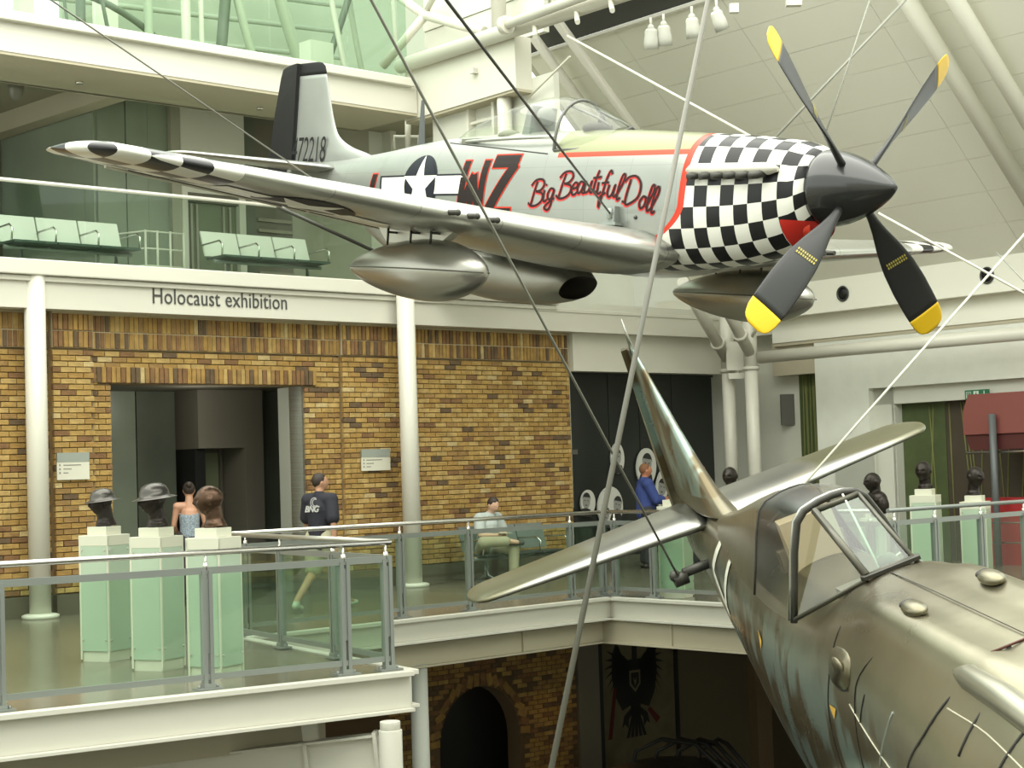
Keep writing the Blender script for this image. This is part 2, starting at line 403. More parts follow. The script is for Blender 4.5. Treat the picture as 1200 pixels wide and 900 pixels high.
# ------------------------------------------------------------ gallery fascias
f2 = sroot('trim_8', 'cream fascia above the brick wall', L(-2, .35, 4))
P(f2, 'fascia_board', WHITE2, -9.5, 9.4, 0.05, 0.35, 3.93, 4.27)
P(f2, 'ledge', WHITE2, -9.5, 4.6, 0.0, 0.40, 4.27, 4.34, bevel=.01)
P(f2, 'ledge', WHITE2, -9.5, 4.6, 0.0, 0.46, 4.345, 4.545, bevel=.015)
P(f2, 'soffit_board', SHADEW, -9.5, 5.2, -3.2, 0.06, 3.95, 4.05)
P(f2, 'bulkhead', WHITE, 5.24, 9.6, -0.15, 0.10, 3.30, 3.94)
P(f2, 'ledge', WHITE2, 4.2, 9.4, 0.35, 0.37, 4.24, 4.30, bevel=.01)
P(f2, 'floor_slab', WALL, -9.5, 9.6, -7, 0.05, 4.10, 4.45)
vs, fs = text_mesh('Holocaust exhibition', 0.305, 1.03)
wdt = max(v[0] for v in vs); sx = 2.24 / wdt
mb = MB(); LT = LM @ Matrix.Translation((-3.08, 0.356, 4.065)) @ Matrix(((1, 0, 0, 0), (0, 0, 1, 0), (0, 1, 0, 0), (0, 0, 0, 1)))
mb.add([(v[0] * sx, v[1], 0.0) for v in vs], fs, 0, False, LT); mb.add([(v[0] * sx, v[1], 0.006) for v in vs], fs, 0, False, LT)
struct(mb.build('lettering', mat('dark_letter', (0.06, 0.06, 0.055), .6), f2, recalc=False))
f3 = sroot('trim_9', 'cream fascia of the top gallery', L(-2, .35, 7))
P(f3, 'fascia_board', WHITE2, -9.5, 1.74, 0.05, 0.35, 7.18, 7.56)
P(f3, 'ledge', WHITE2, -9.5, 1.62, 0.0, 0.46, 7.56, 7.69, bevel=.015)
P(f3, 'soffit_board', SHADEW, -9.5, 1.75, -1.1, 0.34, 7.14, 7.2)
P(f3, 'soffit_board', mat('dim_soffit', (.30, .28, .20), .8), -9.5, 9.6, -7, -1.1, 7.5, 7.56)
P(f3, 'soffit_edge', SHADEW, -9.5, 1.75, -1.15, -1.05, 7.14, 7.56)
P(f3, 'cross_beam', SHADEW, -2.6, -2.3, -6.5, -1.1, 7.2, 7.5)
for a in (-3.6, -0.6): 
    mb = MB(); mb.lathe([(0, 0), (.05, 0), (.05, .03), (0, .03)], 14, 0, LM @ Matrix.Translation((a, -.5, 7.11))); tag(mb.build('downlight', STEEL), 'small round downlight in the beige soffit, %s' % ('far left' if a < -2 else 'left of the aircraft fin'), 'light')
# second floor rooms
r2 = sroot('wall_upper', 'panelled wall of the upper gallery', L(0, -2.4, 5))
P(r2, 'back_wall', WALL, -0.95, 9.6, -2.55, -2.42, 4.45, 7.6)
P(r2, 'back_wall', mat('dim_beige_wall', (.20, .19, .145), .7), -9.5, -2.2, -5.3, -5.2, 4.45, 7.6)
P(r2, 'opening', BLACK, -3.1, -2.35, -5.2, -5.15, 4.45, 7.1)
P(r2, 'panel', GREENP, -2.25, -1.72, -2.55, -2.40, 4.45, 7.45)
P(r2, 'panel', GREENP, -1.71, -1.34, -2.55, -2.38, 4.45, 7.45)
P(r2, 'panel', GREENP, -1.33, -0.97, -2.55, -2.39, 4.45, 7.45)
P(r2, 'side_wall', GREENP, -2.27, -2.2, -5.2, -2.4, 4.45, 7.45)
P(r2, 'edge_post', mat('edge_beige', (.34, .33, .25), .6), -0.97, -0.80, -2.55, -2.3, 4.45, 7.5)
P(r2, 'column_panel', WHITE, -0.80, 0.38, -2.5, -2.28, 6.12, 7.5)
P(r2, 'column_panel', WHITE, -0.80, -0.70, -2.5, -2.28, 4.45, 6.12)
P(r2, 'column_panel', WHITE, 0.26, 0.38, -2.5, -2.28, 4.45, 6.12)
P(r2, 'panel', DARKG, 0.38, 0.62, -2.5, -2.34, 4.45, 7.5)
P(r2, 'panel', DARKB, 0.62, 1.35, -2.5, -2.36, 4.45, 7.5)
P(r2, 'panel', mat('mid_beige', (.33, .32, .25), .6), 1.35, 3.0, -2.5, -2.36, 4.45, 7.5)
for k in range(7): P(r2, 'slat', mat('slat', (.26, .24, .18), .6), .64, 1.32, -2.36, -2.30, 4.75 + k * .17, 4.80 + k * .17)
for a in (3.35, 4.3): P(r2, 'pilaster', WHITE, a, a + .12, -2.45, -2.2, 4.45, 7.5)
d2 = sroot('door_1', 'glazed door on the upper gallery', L(-.2, -2.3, 4.5))
P(d2, 'door_leaf', mat('door_green_glass', (.16, .19, .12), .25), -0.70, .26, -2.45, -2.38, 4.5, 6.08)
for a in (-.62, -.52, -.02, .1): P(d2, 'door_post', mat('door_frame_grey', (.34, .33, .26), .4, .3), a, a + .035, -2.38, -2.33, 4.5, 5.95)
P(d2, 'door_head', DARKB, -.70, .26, -2.38, -2.3, 5.98, 6.12)

# balustrade glass of the upper floors
def glass_run(name, label, a0, a1, o, z0, z1, rail, step, m, group=None):
    t = thing(name, label, 'balustrade', L(a0, o, z0)); a = a0
    while a < a1 - .01:
        b = min(a + step, a1); q = MB(); q.rng(a + .006, b - .006, o - .008, o + .008, z0, z1, 0, LM); q.build('glass_panel', m, t); a = b
    if rail:
        q = MB(); q.tube(L(a0, o, z1 + .015), L(a1, o, z1 + .015), .028, n=10); q.build('handrail', mat('cream_rail', (.75, .73, .66), .3, .4), t)
    q = MB(); q.rng(a0, a1, o - .03, o + .03, z0 - .02, z0 + .06, 0, LM); q.build('base_channel', WHITE2, t)
    return t
glass_run('glass_balustrade', 'green glass balustrade with cream handrail above the lettered fascia', -9.5, 4.2, -0.05, 4.47, 5.60, True, 1.42, G_UP)
glass_run('glass_balustrade', 'tall green glass screen along the top gallery edge', -9.5, 1.60, 0.30, 7.66, 9.3, False, 1.42, glass('top_glass', (.80, .89, .82), .0))

# glazed roof structure seen behind the top gallery
rr = sroot('trim_10', 'white roof arches behind the top gallery', L(-3, -6, 8))
RIBP = mat('pale_green_rib', (.40, .44, .34), .5); RIBD = mat('grey_green_brace', (.13, .155, .115), .5)
for (a, da, r_, o_, m_) in ((-2.75, -.35, .025, -2, RIBD), (-2.55, 0, .075, -2.2, RIBD), (-2.0, -.55, .03, -2, RIBD), (-1.25, .25, .07, -2.4, RIBP), (-.78, 0, .075, -2.1, WHITE), (-.5, 0, .04, -2.1, WHITE), (-.15, .35, .09, -2.3, RIBD),
                            (.85, -.55, .07, -2.2, RIBP), (1.15, -.5, .05, -2.6, RIBP), (1.30, 1.2, .06, -1.9, RIBD), (2.05, -.75, .10, -2.4, RIBP), (2.3, -.6, .045, -1.8, WHITE), (3.0, -.3, .05, -2.2, RIBP), (3.5, -.2, .05, -2.0, WHITE)):
    q = MB(); q.path([L(a + da * ((k / 8) ** .8) - .25 * math.sin(k / 8 * 1.3) * (1 if m_ is RIBP else 0), o_, 7.56 + k * .32) for k in range(9)], r_, 8); struct(q.build('arch_rib', m_, rr))
q = MB(); q.path([L(-2.6 + k * .24, -2.5, 9.0 - .012 * k * k) for k in range(11)], .055, 8); struct(q.build('arch_rib', RIBD, rr))
for k in range(5): q = MB(); q.tube(L(-6, -5.5, 8.0 + k * .5), L(5, -5.5, 8.6 + k * .5), .05, n=8); struct(q.build('purlin', RIBP, rr))
P(rr, 'white_post', WHITE, -1.15, -.8, -4.2, -4.0, 7.5, 12); P(rr, 'white_post', WHITE, -2.55, -2.3, -4.2, -4.0, 7.5, 12)
P(rr, 'tank', WALL, 1.0, 1.45, -1.6, -1.3, 7.6, 8.55)
P(rr, 'far_wall', mat('far_green_wall', (.42, .46, .36), .7), -.6, 8, -6.2, -6.1, 7.5, 12)

# ------------------------------------------------------------ returning wing at the top
q3 = sroot('wall_return', 'white boarded wall of the top floor wing', Q0 + V((0, 0, 7)))
P(q3, 'fascia_board', WHITE, -0.35, 2.42, -0.3, 0.0, 7.12, 7.88, M=QM)
P(q3, 'soffit_board', SHADEW, -0.35, 2.42, -.3, -.02, 7.08, 7.12, M=QM)
P(q3, 'lower_wall', WALL, .1, 1.05, -.3, -.2, 4.4, 7.1, M=QM); P(q3, 'lower_wall', WALL, 1.05, 2.9, -.4, -.3, 4.4, 7.3, M=QM)
P(q3, 'window_frame', WHITE, 1.0, 1.06, -.3, -.16, 5.2, 7.1, M=QM); P(q3, 'window_frame', WHITE, 1.62, 1.68, -.3, -.16, 5.2, 7.1, M=QM)
for k in range(5): P(q3, 'window_rail', WHITE, 1.06, 1.62, -.3, -.2, 5.4 + k * .36, 5.44 + k * .36, M=QM)
x = MB(); x.tube(QM @ V((1.95, -.15, 4.4)), QM @ V((1.95, -.15, 7.1)), .11, n=14); struct(x.build('wall_tube', WHITE2, q3))
for k in range(9):
    P(q3, 'siding_board', WALL, -0.35, 2.6, -.5, -.40 - (k % 2) * .02, 7.95 + k * .31, 8.25 + k * .31, M=QM)
P(q3, 'wall_light', WHITE2, 1.45, 1.55, 0, .1, 7.50, 7.58, M=QM)
tr = sroot('trim_11', 'white tubular truss at the roof edge', Q0 + V((0, 0, 8)))
def Q(s, o, z): return Q0 + RU * s + RN * o + V((0, 0, z))
def T(root, name, p, q, r, m=WHITE2, n=14): 
    x = MB(); x.tube(p, q, r, n=n); return struct(x.build(name, m, root))
T(tr, 'chord_tube', Q(-.3, .1, 7.96), Q(9.5, .1, 7.86), .115)
T(tr, 'chord_tube', Q(2.7, .35, 7.93), Q(9.5, .35, 8.02), .07)
T(tr, 'tube_flange', Q(2.62, .35, 7.93), Q(2.72, .35, 7.93), .13)
T(tr, 'vertical_tube', Q(1.95, -.1, 8.0), Q(1.95, -.1, 11), .115); T(tr, 'vertical_tube', Q(3.3, -.1, 8.0), Q(3.3, -.1, 11), .11)
T(tr, 'vertical_tube', Q(3.9, -.3, 8.0), Q(4.5, -.3, 11), .09)
T(tr, 'brace_tube', Q(-.9, .0, 8.1), Q(.2, -.1, 8.72), .07); T(tr, 'brace_tube', Q(.05, -.1, 8.72), Q(1.6, -.1, 8.12), .075); T(tr, 'brace_tube', Q(.1, -.1, 8.7), Q(-.8, -.1, 9.3), .07); T(tr, 'brace_tube', Q(.1, -.1, 8.7), Q(.9, -.1, 9.4), .05)
for s in (3.0, 3.9, 4.6): T(tr, 'bracket', Q(s, .1, 7.9), Q(s + .35, .38, 7.62), .035)

# ------------------------------------------------------------ right wall and vault
wr = sroot('wall_right', 'white wall of the right side', R(4, 0, 0))
P(wr, 'wall_slab', mat('right_wall_paint', (.72, .73, .65), .6, var=.03), 2.95, 4.13, -.6, -.25, 0, 3.75, M=RM)
P(wr, 'wall_slab', mat('right_wall_paint', (.72, .73, .65)), 4.13, 9.8, -.7, -.25, 2.86, 3.75, M=RM)
P(wr, 'recess_frame', WALL, 4.13, 4.55, -.6, -.38, 0, 2.86, M=RM); P(wr, 'recess_frame', WALL, 4.13, 9.8, -.6, -.38, 2.58, 2.86, M=RM)
P(wr, 'reveal', WALL, 4.50, 4.56, -.6, -.38, 0, 2.6, M=RM)
P(wr, 'beam_band', PANELW, 2.0, 10.5, -.35, 0.0, 4.20, 4.76, M=RM); P(wr, 'beam_band', PANELW, 2.0, 10.5, -.5, -.22, 3.78, 4.20, M=RM)
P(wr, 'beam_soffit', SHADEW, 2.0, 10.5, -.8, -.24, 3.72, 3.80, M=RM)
P(wr, 'wall_slab', WALL, -.2, 3.4, -.75, -.6, 3.25, 4.4, M=RM); P(wr, 'wall_slab', WALL, -.3, 2.35, -.65, -.55, 0, 3.3, M=RM)
P(wr, 'beam_end', SHADEW, 1.9, 2.95, -.58, -.3, 3.2, 3.80, M=RM)
P(wr, 'wall_slab', WALL, -6.2, 10.5, -1.3, -1.0, 4.4, 8.2, M=RM)
P(wr, 'wall_slab', WHITE, -1.0, 3.0, -.45, -.25, 3.95, 4.8, M=RM)
for s in (2.32,): P(wr, 'green_panel', mat('bamboo_ground', (.062, .085, .028), .6, var=.15), s, 2.95, -.65, -.52, 0, 3.78, M=RM)
P(wr, 'green_panel', mat('bamboo_ground', (.1, .1, .1)), 4.56, 5.45, -.64, -.57, 0, 2.6, M=RM)
P(wr, 'brown_panel', mat('brown_ground', (.055, .042, .026), .6, var=.1), 5.46, 7.2, -.64, -.57, 0, 2.6, M=RM)
P(wr, 'green_panel', mat('bamboo_ground', (.1, .1, .1)), 7.2, 9.8, -.64, -.57, 0, 2.6, M=RM)
rb = random.Random(3)
bb = MB()
for k in range(46):
    if k < 12: s = rb.uniform(2.36, 2.9); top = 3.6; oo = -.515
    else: s = rb.uniform(4.6, 9.5); top = 2.55; oo = -.565
    ln = rb.uniform(-.25, .3)
    if k < 12: ln *= .3
    bb.path([R(s, oo, 0), R(s + ln * .5, oo, top / 2), R(min(max(s + ln, 2.36), 9.6), oo, top)], .012, 5)
struct(bb.build('bamboo_print', mat('bamboo_print', (.15, .16, .045), .6), wr))
P(wr, 'notice_board', mat('grey_board', (.42, .43, .37), .6), 3.35, 4.2, -.24, -.22, 0, 1.9, M=RM)
# vault of panels leaning over the hall
wv = sroot('ceiling_vault', 'white panelled vault leaning over the hall', R(3, 1, 5.5))
vdir = (RN + V((0, 0, 1))); vn = (-RN * 1 + V((0, 0, 1))).normalized()
def VP(s, w_, h=0): return R(s, w_, 4.76 + w_) - vn * h
VM = Matrix((RU, vdir.normalized(), -vn)).transposed().to_4x4(); VM.translation = R(0, 0, 4.76)
SQ2 = math.sqrt(2)
for i in range(5):
    s0 = [.5, 2.75, 5.15, 7.55, 9.95][i]; s1 = [2.75, 5.15, 7.55, 9.95, 12.35][i]
    for k in range(9):
        w0, w1 = k * .44 * SQ2, (k + 1) * .44 * SQ2
        q = MB(); q.rng(s0 + .004, s1 - .004, w0 + .003, w1 - .003, -.05, 0.0 + rb.uniform(-.002, .002), 0, VM); struct(q.build('panel', PANELW, wv))
q = MB(); q.rng(.3, 12.4, 0, 3.96 * SQ2, -.12, -.06, 0, VM); struct(q.build('backing', mat('joint_grey', (.56, .55, .46), .8), wv))
q = MB(); q.rng(.3, 12.4, 3.97 * SQ2, 4.35 * SQ2, -.5, -.1, 0, VM); struct(q.build('dark_gap', mat('gap_dark', (.05, .05, .045), .6), wv))
q = MB(); q.rng(.4, 12.4, 3.95 * SQ2, 3.975 * SQ2, -.08, .03, 0, VM); struct(q.build('edge_trim', WHITE2, wv))
q = MB(); q.rng(.3, 12.4, 4.3 * SQ2, 6 * SQ2, -.4, -.1, 0, VM); struct(q.build('upper_panel', WALL, wv))
for s, r_ in ((1.25, .085), (1.98, .085), (8.35, .13), (9.05, .12)):
    x = MB(); x.tube(VP(s, -.02, .22), VP(s, 6 if s > 5 else 4.4, .22), r_, n=16); struct(x.build('rafter_tube', WHITE2 if s < 5 else PANELW, wv))
# round vents
for i, (s, where) in enumerate(((3.88, 'left of the propeller blade'), (5.42, 'behind the lower propeller blade'), (6.83, 'right of the propeller, beside a cable'))):
    t = thing('round_vent', 'black round vent in the beam band, %s' % where, 'vent', R(s, 0.0, 4.48), group='round vents in the beam band')
    Mv = RM @ Matrix.Translation((s, 0.0, 4.48)) @ Matrix.Rotation(-PI / 2, 4, 'X')
    q = MB(); q.lathe([(.125, -.005), (.135, .02), (.115, .03), (.10, .01), (.10, -.01)], 24, 0, Mv); q.build('rim', mat('vent_rim', (.05, .05, .045), .4), t)
    q = MB(); q.lathe([(0, .004), (.1, .004), (.1, .0), (0, 0)], 24, 0, Mv); q.lathe([(0.04, .012), (.07, .012), (.07, .004), (.04, .004)], 20, 0, Mv); q.build('grille', BLACK, t)
# long pipe and twin columns
tc = thing('twin_column', 'pair of white tube columns with branching struts behind the fighter tails', 'column', at(866, 640, 31.3))
tc['kind'] = 'structure'
pA = at(853, 430, 31.6); pB = at(880, 430, 31.0)
for p in (pA, pB):
    q = MB(); q.tube((p.x, p.y, -.0), (p.x, p.y, 3.55), .115, n=18); q.tube((p.x, p.y, 3.3), (p.x, p.y, 4.35), .12, n=18); q.tube((p.x, p.y, 3.28), (p.x, p.y, 3.34), .14, n=18); q.build('shaft', WHITE2, tc)
q = MB(); q.box(((pA.x + pB.x) / 2, (pA.y + pB.y) / 2, 3.55), (.45, .1, .5)); q.box(((pA.x + pB.x) / 2, (pA.y + pB.y) / 2, 3.2), (.4, .08, .1)); q.build('gusset', WHITE2, tc)
def strut(p, q_): 
    x = MB(); x.tube(p, q_, .1, n=12); d = (V(q_) - V(p)).normalized(); x.tube(V(p) + d * .55, V(p) + d * .62, .13, n=12); x.build('branch_strut', WHITE2, tc)
strut((pA.x, pA.y, 3.5), at(800, 330, 29.5)); strut((pB.x, pB.y, 3.55), at(838, 335, 29.5)); 
x = MB(); x.tube((pB.x, pB.y, 3.9), at(915, 360, 30.5), .045, n=8); x.tube((pB.x, pB.y, 3.8), at(892, 375, 30.5), .03, n=8); x.build('tie', WHITE2, tc)
x = MB(); x.tube(at(890, 419, 31.0), at(1215, 389.5, 26.9), .105, .105, n=16); struct(x.build('trim_12', WHITE2), 'long white pipe along the right wall')
# black display wall to the right of the bricks
ws = sroot('wall_display', 'black glass display wall', L(7, -.6, 1))
for a in (5.24, 5.95, 6.9, 7.7, 8.6): P(ws, 'panel', SHOP, a, {5.24: 5.93, 5.95: 6.88, 6.9: 7.68, 7.7: 8.58, 8.6: 10.6}[a], -.75, -.68, 0, 3.5)
P(ws, 'kick_board', DARKB, 5.24, 9.6, -.7, -.62, 0, .12)
P(ws, 'door_bar', STEEL, 5.88, 5.90, -.66, -.64, 1.0, 3.4)
P(ws, 'switch_box', mat('dim_box', (.12, .12, .1)), 5.86, 6.02, -.68, -.62, 1.92, 2.0)

# round columns in front of the fascia
for i, (p, zt, lab) in enumerate(((V((-6.04, 22.72, 0)), 4.48, 'white round column at far left beside the helmet busts'), (V((-1.55, 26.63, 0)), 4.35, 'white round column between the doorway and the seated man'))):
    t = thing('round_column', lab, 'column', p, 'white columns before the brick wall'); t['kind'] = 'structure'
    q = MB(); q.tube(p, p + V((0, 0, zt)), .135, n=28); q.build('shaft', WHITE2, t)
    q = MB(); q.lathe([(0, 0), (.23, 0), (.235, .045), (.20, .06), (.135, .065)], 28, 0, Matrix.Translation(p)); q.build('base_ring', WHITE2, t)
# enclosing walls out of view, roof rim
def wallbox(name, p, q_, z0, z1, m=WALL, th=.3):
    d = (q_ - p); ln = d.length; d.normalize(); o_ = V((d.y, -d.x, 0)); M = Matrix((d, o_, V((0, 0, 1)))).transposed().to_4x4(); M.translation = p
    q = MB(); q.rng(0, ln, 0, th, z0, z1, 0, M); return struct(q.build(name, m))
wallbox('wall_near', V((-16, -7, 0)), V((16, -7, 0)), -4.6, 10)
wallbox('wall_west', V((-16, -7, 0)), V((-16, 20, 0)), -4.6, 4.5); wallbox('wall_east', V((17, -7, 0)), V((17, 26, 0)), -4.6, 9)
deckpoly('ceiling_first', [L(-9.5, -.4, 0), L(9.5, -.4, 0), L(9.5, -7, 0), L(-9.5, -7, 0)], 3.9, 4.1, SHADEW)

# ------------------------------------------------------------ lower hall
lw = sroot('wall_lower', 'brick wall of the lower hall', L(2, 0, -3))
ac, ar, az = 2.98, .86, -2.55
pts = [(-9.5, -4.6), (ac - ar, -4.6)] + [(ac - ar * math.cos(t * PI / 16), az + ar * math.sin(t * PI / 16)) for t in range(17)] + [(ac + ar, -4.6), (5.15, -4.6), (5.15, -.3), (-9.5, -.3)]
q = MB(); q.prism(pts, -.3, 0, 0, LM, 'y'); struct(q.build('mortar_bed', mat('dark_mortar', (.12, .075, .035), .9), lw))
q = MB(); rb = random.Random(5)
for k in range(52):
    z = -.65 - k * .075
    if z < -3.6: break
    a = 1.0 + (.11 if k % 2 else 0)
    while a < 5.0:
        ctr = a + .1; r_ = math.hypot(ctr - ac, max(z - az, 0))
        if not (abs(ctr - ac) < ar + .12 and z < az) and not (z >= az and r_ < ar + .24): brick_mb(q, (ctr, rb.uniform(0, .006), z), (.205, .012, .065), rb.choices([0, 2, 3, 4, 5], [2, 4, 4, 3, 3])[0], LM)
        a += .225
o = q.build('brickwork', BRK, lw, recalc=False); o['kind'] = 'stuff'
q = MB()
for t in range(22):
    th = PI * (t + .5) / 22; Mx = LM @ Matrix.Translation((ac - (ar + .11) * math.cos(th), 0.0, az + (ar + .11) * math.sin(th))) @ Matrix.Rotation(-(PI / 2 - (PI - th)), 4, 'Y')
    brick_mb(q, (0, .01, 0), (.11, .012, .2), [2, 3, 4][t % 3], Mx)
o = q.build('arch_bricks', BRK, lw, recalc=False); o['kind'] = 'stuff'
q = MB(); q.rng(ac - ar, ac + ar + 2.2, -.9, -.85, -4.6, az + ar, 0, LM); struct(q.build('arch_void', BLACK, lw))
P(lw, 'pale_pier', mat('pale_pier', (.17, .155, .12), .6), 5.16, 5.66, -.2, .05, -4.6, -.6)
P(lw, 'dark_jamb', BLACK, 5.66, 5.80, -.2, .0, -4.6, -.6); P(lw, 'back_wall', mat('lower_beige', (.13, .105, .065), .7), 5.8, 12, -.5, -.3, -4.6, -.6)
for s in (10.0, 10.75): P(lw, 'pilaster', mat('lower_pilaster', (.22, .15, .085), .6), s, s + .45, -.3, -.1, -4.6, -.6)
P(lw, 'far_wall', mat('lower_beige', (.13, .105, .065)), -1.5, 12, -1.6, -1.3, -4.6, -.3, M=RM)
q = MB(); q.tube((-1.20, 21.1, -4.6), (-1.20, 21.1, -.55), .105, n=18); tag(q.build('lower_column', mat('grey_column_paint', (.40, .41, .36), .5)), 'grey round column rising below the far gallery edge', 'column')
# eagle banner
bt = thing('heraldic_banner', 'cream wall banner bearing a black spread eagle with a shield', 'banner', L(6.85, -.2, -2.4))
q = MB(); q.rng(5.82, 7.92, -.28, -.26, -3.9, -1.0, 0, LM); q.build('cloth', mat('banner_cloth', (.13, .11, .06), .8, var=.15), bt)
eg = MB(); BMx = LM @ Matrix.Translation((6.87, -.255, -2.0)) @ Matrix(((1, 0, 0, 0), (0, 0, 1, 0), (0, 1, 0, 0), (0, 0, 0, 1)))
def flat(mbx, poly, mi=0, h=0.0, M=BMx):
    tr_ = tessellate_polygon([[V((p[0], p[1], 0)) for p in poly]]); mbx.add([(p[0], p[1], h) for p in poly], [tuple(t) for t in tr_], mi, False, M)
flat(eg, [(-.16, .35), (.16, .35), (.2, -.2), (.1, -.55), (-.1, -.55), (-.2, -.2)])
flat(eg, [(-.06, .3), (-.05, .62), (-.02, .72), (.06, .72), (.08, .66), (.2, .62), (.08, .58), (.07, .3)])
for sg in (-1, 1):
    flat(eg, [(0.12 * sg, .3), (.3 * sg, .42), (.42 * sg, .66), (.5 * sg, .5), (.42 * sg, .25), (.15 * sg, -.05)])
    flat(eg, [(.1 * sg, .3), (.3 * sg, .45), (.46 * sg, .66), (.56 * sg, .45), (.58 * sg, .1), (.5 * sg, -.25), (.34 * sg, -.5), (.1 * sg, -.42)])
    for k in range(9):
        th = math.radians(28 - k * 13); c0 = (.42 * sg, .42 - k * .05); ex = (c0[0] + sg * (.36 - abs(k - 2) * .02) * math.cos(th), c0[1] + .5 * math.sin(th) - .1)
        flat(eg, [(c0[0] - sg * .2, c0[1]), (c0[0], c0[1] + .045), ex, (c0[0], c0[1] - .05)])
    flat(eg, [(.08 * sg, -.45), (.3 * sg, -.6), (.36 * sg, -.8), (.28 * sg, -.74), (.2 * sg, -.82), (.18 * sg, -.66), (.04 * sg, -.55)])
for k in range(5):
    flat(eg, [(-.03 + (k - 2) * .02, -.5), (.03 + (k - 2) * .02, -.5), ((k - 2) * .11 + .04, -.98), ((k - 2) * .11 - .04, -.98)])
flat(eg, [(-.14, .16), (.14, .16), (.14, -.08), (0, -.22), (-.14, -.08)], 1, .003); flat(eg, [(-.1, .12), (.1, .12), (.1, -.06), (0, -.16), (-.1, -.06)], 0, .005)
flat(eg, [(-.05, .05), (0, -.02), (.05, .05), (0, -.12)], 1, .007)
flat(eg, [(-.55, -.1), (-.47, -.1), (-.62, -.95), (-.72, -.95)], 2, .004); flat(eg, [(.3, -.55), (.36, -.5), (.62, -.72), (.52, -.8)], 2, .004)
flat(eg, [(-.12, .86), (-.1, 1.0), (-.05, .93), (0, 1.04), (.05, .93), (.1, 1.0), (.12, .86)], 2, .004)
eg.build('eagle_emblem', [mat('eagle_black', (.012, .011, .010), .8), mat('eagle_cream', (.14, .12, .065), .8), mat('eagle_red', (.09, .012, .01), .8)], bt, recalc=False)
for a in (5.80, 7.90): q = MB(); q.rng(a, a + .1, -.27, -.24, -4, -.95, 0, LM); q.build('border_strip', BLACK, bt)
# dark vehicle frame in the lower hall
cv = thing('covered_vehicle', 'dark curved frame of a vehicle below the eagle banner', 'vehicle', g(770, 900, -4.6))
q = MB()
for dx in (0, .5, 1.0, 1.5):
    q.path([at(735 + dx * 50, 930, 27.5), at(745 + dx * 50, 880, 27.5), at(775 + dx * 45, 866, 27.5), at(815 + dx * 25, 872, 27.2), at(850 + dx * 20, 905, 27), at(860 + dx * 20, 960, 27)], .035, 7)
q.build('hoop_frame', BLACK, cv)
q = MB(); M_ = Matrix.Translation(at(790, 945, 27.5)); q.ball((0, 0, 0), (1.6, .9, .75), 24, 0, M_); q.build('hood', mat('dark_hood', (.02, .018, .014), .5), cv)
area('lower_lamp', L(4.35, .5, -1.5), .25, (math.radians(-40), 0, math.radians(44)), 3, (1, .55, .2))
for i, (p, e) in enumerate(((L(6.9, 1.2, -1.2), .5), (L(2.5, 1.8, -1.2), .8))):
    d = bpy.data.lights.new('lower_hall_lamp', 'POINT'); d.energy = e; d.color = (1, .75, .45); d.shadow_soft_size = .2; o = bpy.data.objects.new('lower_hall_lamp', d); C.objects.link(o); o.location = p
# white steel parapet below the near walkway
pb = sroot('trim_13', 'white steel parapet and capped post below the near walkway', (-1.1, 15, -1))
pL, pR = at(60, 905, 15.2), at(441, 860, 15.1)
dd = (pR - pL).normalized(); nn = V((dd.y, -dd.x, 0)).normalized()
PM = Matrix((dd, nn, dd.cross(nn))).transposed().to_4x4(); 
if PM.col[2][2] < 0: PM.col[2] = -PM.col[2]
PM.translation = pL; ln = (pR - pL).length
P(pb, 'top_flange', WHITE2, 0, ln, -.12, .05, -.02, .0, M=PM); P(pb, 'web', WHITE2, 0, ln, -.04, -.02, -.30, -.02, M=PM); P(pb, 'lower_flange', WHITE2, 0, ln, -.12, .05, -.32, -.30, M=PM)
P(pb, 'web', WHITE2, 0, ln, -.04, -.02, -.9, -.32, M=PM); P(pb, 'stiffener', WHITE2, ln - .62, ln - .59, -.04, .05, -.9, 0, M=PM); P(pb, 'end_plate', WHITE2, ln - .03, ln, -.12, .06, -.9, .02, M=PM)
P(pb, 'hanger_post', WHITE2, ln - .63, ln - .5, -.14, -.06, -.0, .32, M=PM)
pc = at(457, 845, 14.9)
q = MB(); q.tube((pc.x, pc.y, -2), (pc.x, pc.y, pc.z - .07), .098, n=24); q.tube((pc.x, pc.y, pc.z - .07), (pc.x, pc.y, pc.z), .085, n=24); struct(q.build('capped_post', WHITE2, pb, bevel=.006))

# ------------------------------------------------------------ silver fighter with the checkered nose
def planemat(Rm, t): 
    M = Matrix(Rm).to_4x4(); M.translation = V(t); return M
def cam_pose(rv, t):                         # aircraft attitude, measured in the viewer's axes
    a = V(rv); q = Matrix.Rotation(a.length, 3, a.normalized()); Rm = M3 @ q
    M = Rm.to_4x4(); M.translation = M3 @ V(t) + EYE; return M
PM1 = cam_pose((-1.44918539, -0.61225204, -0.74010744), (3.23245223, 1.64373989, -15.02017165))
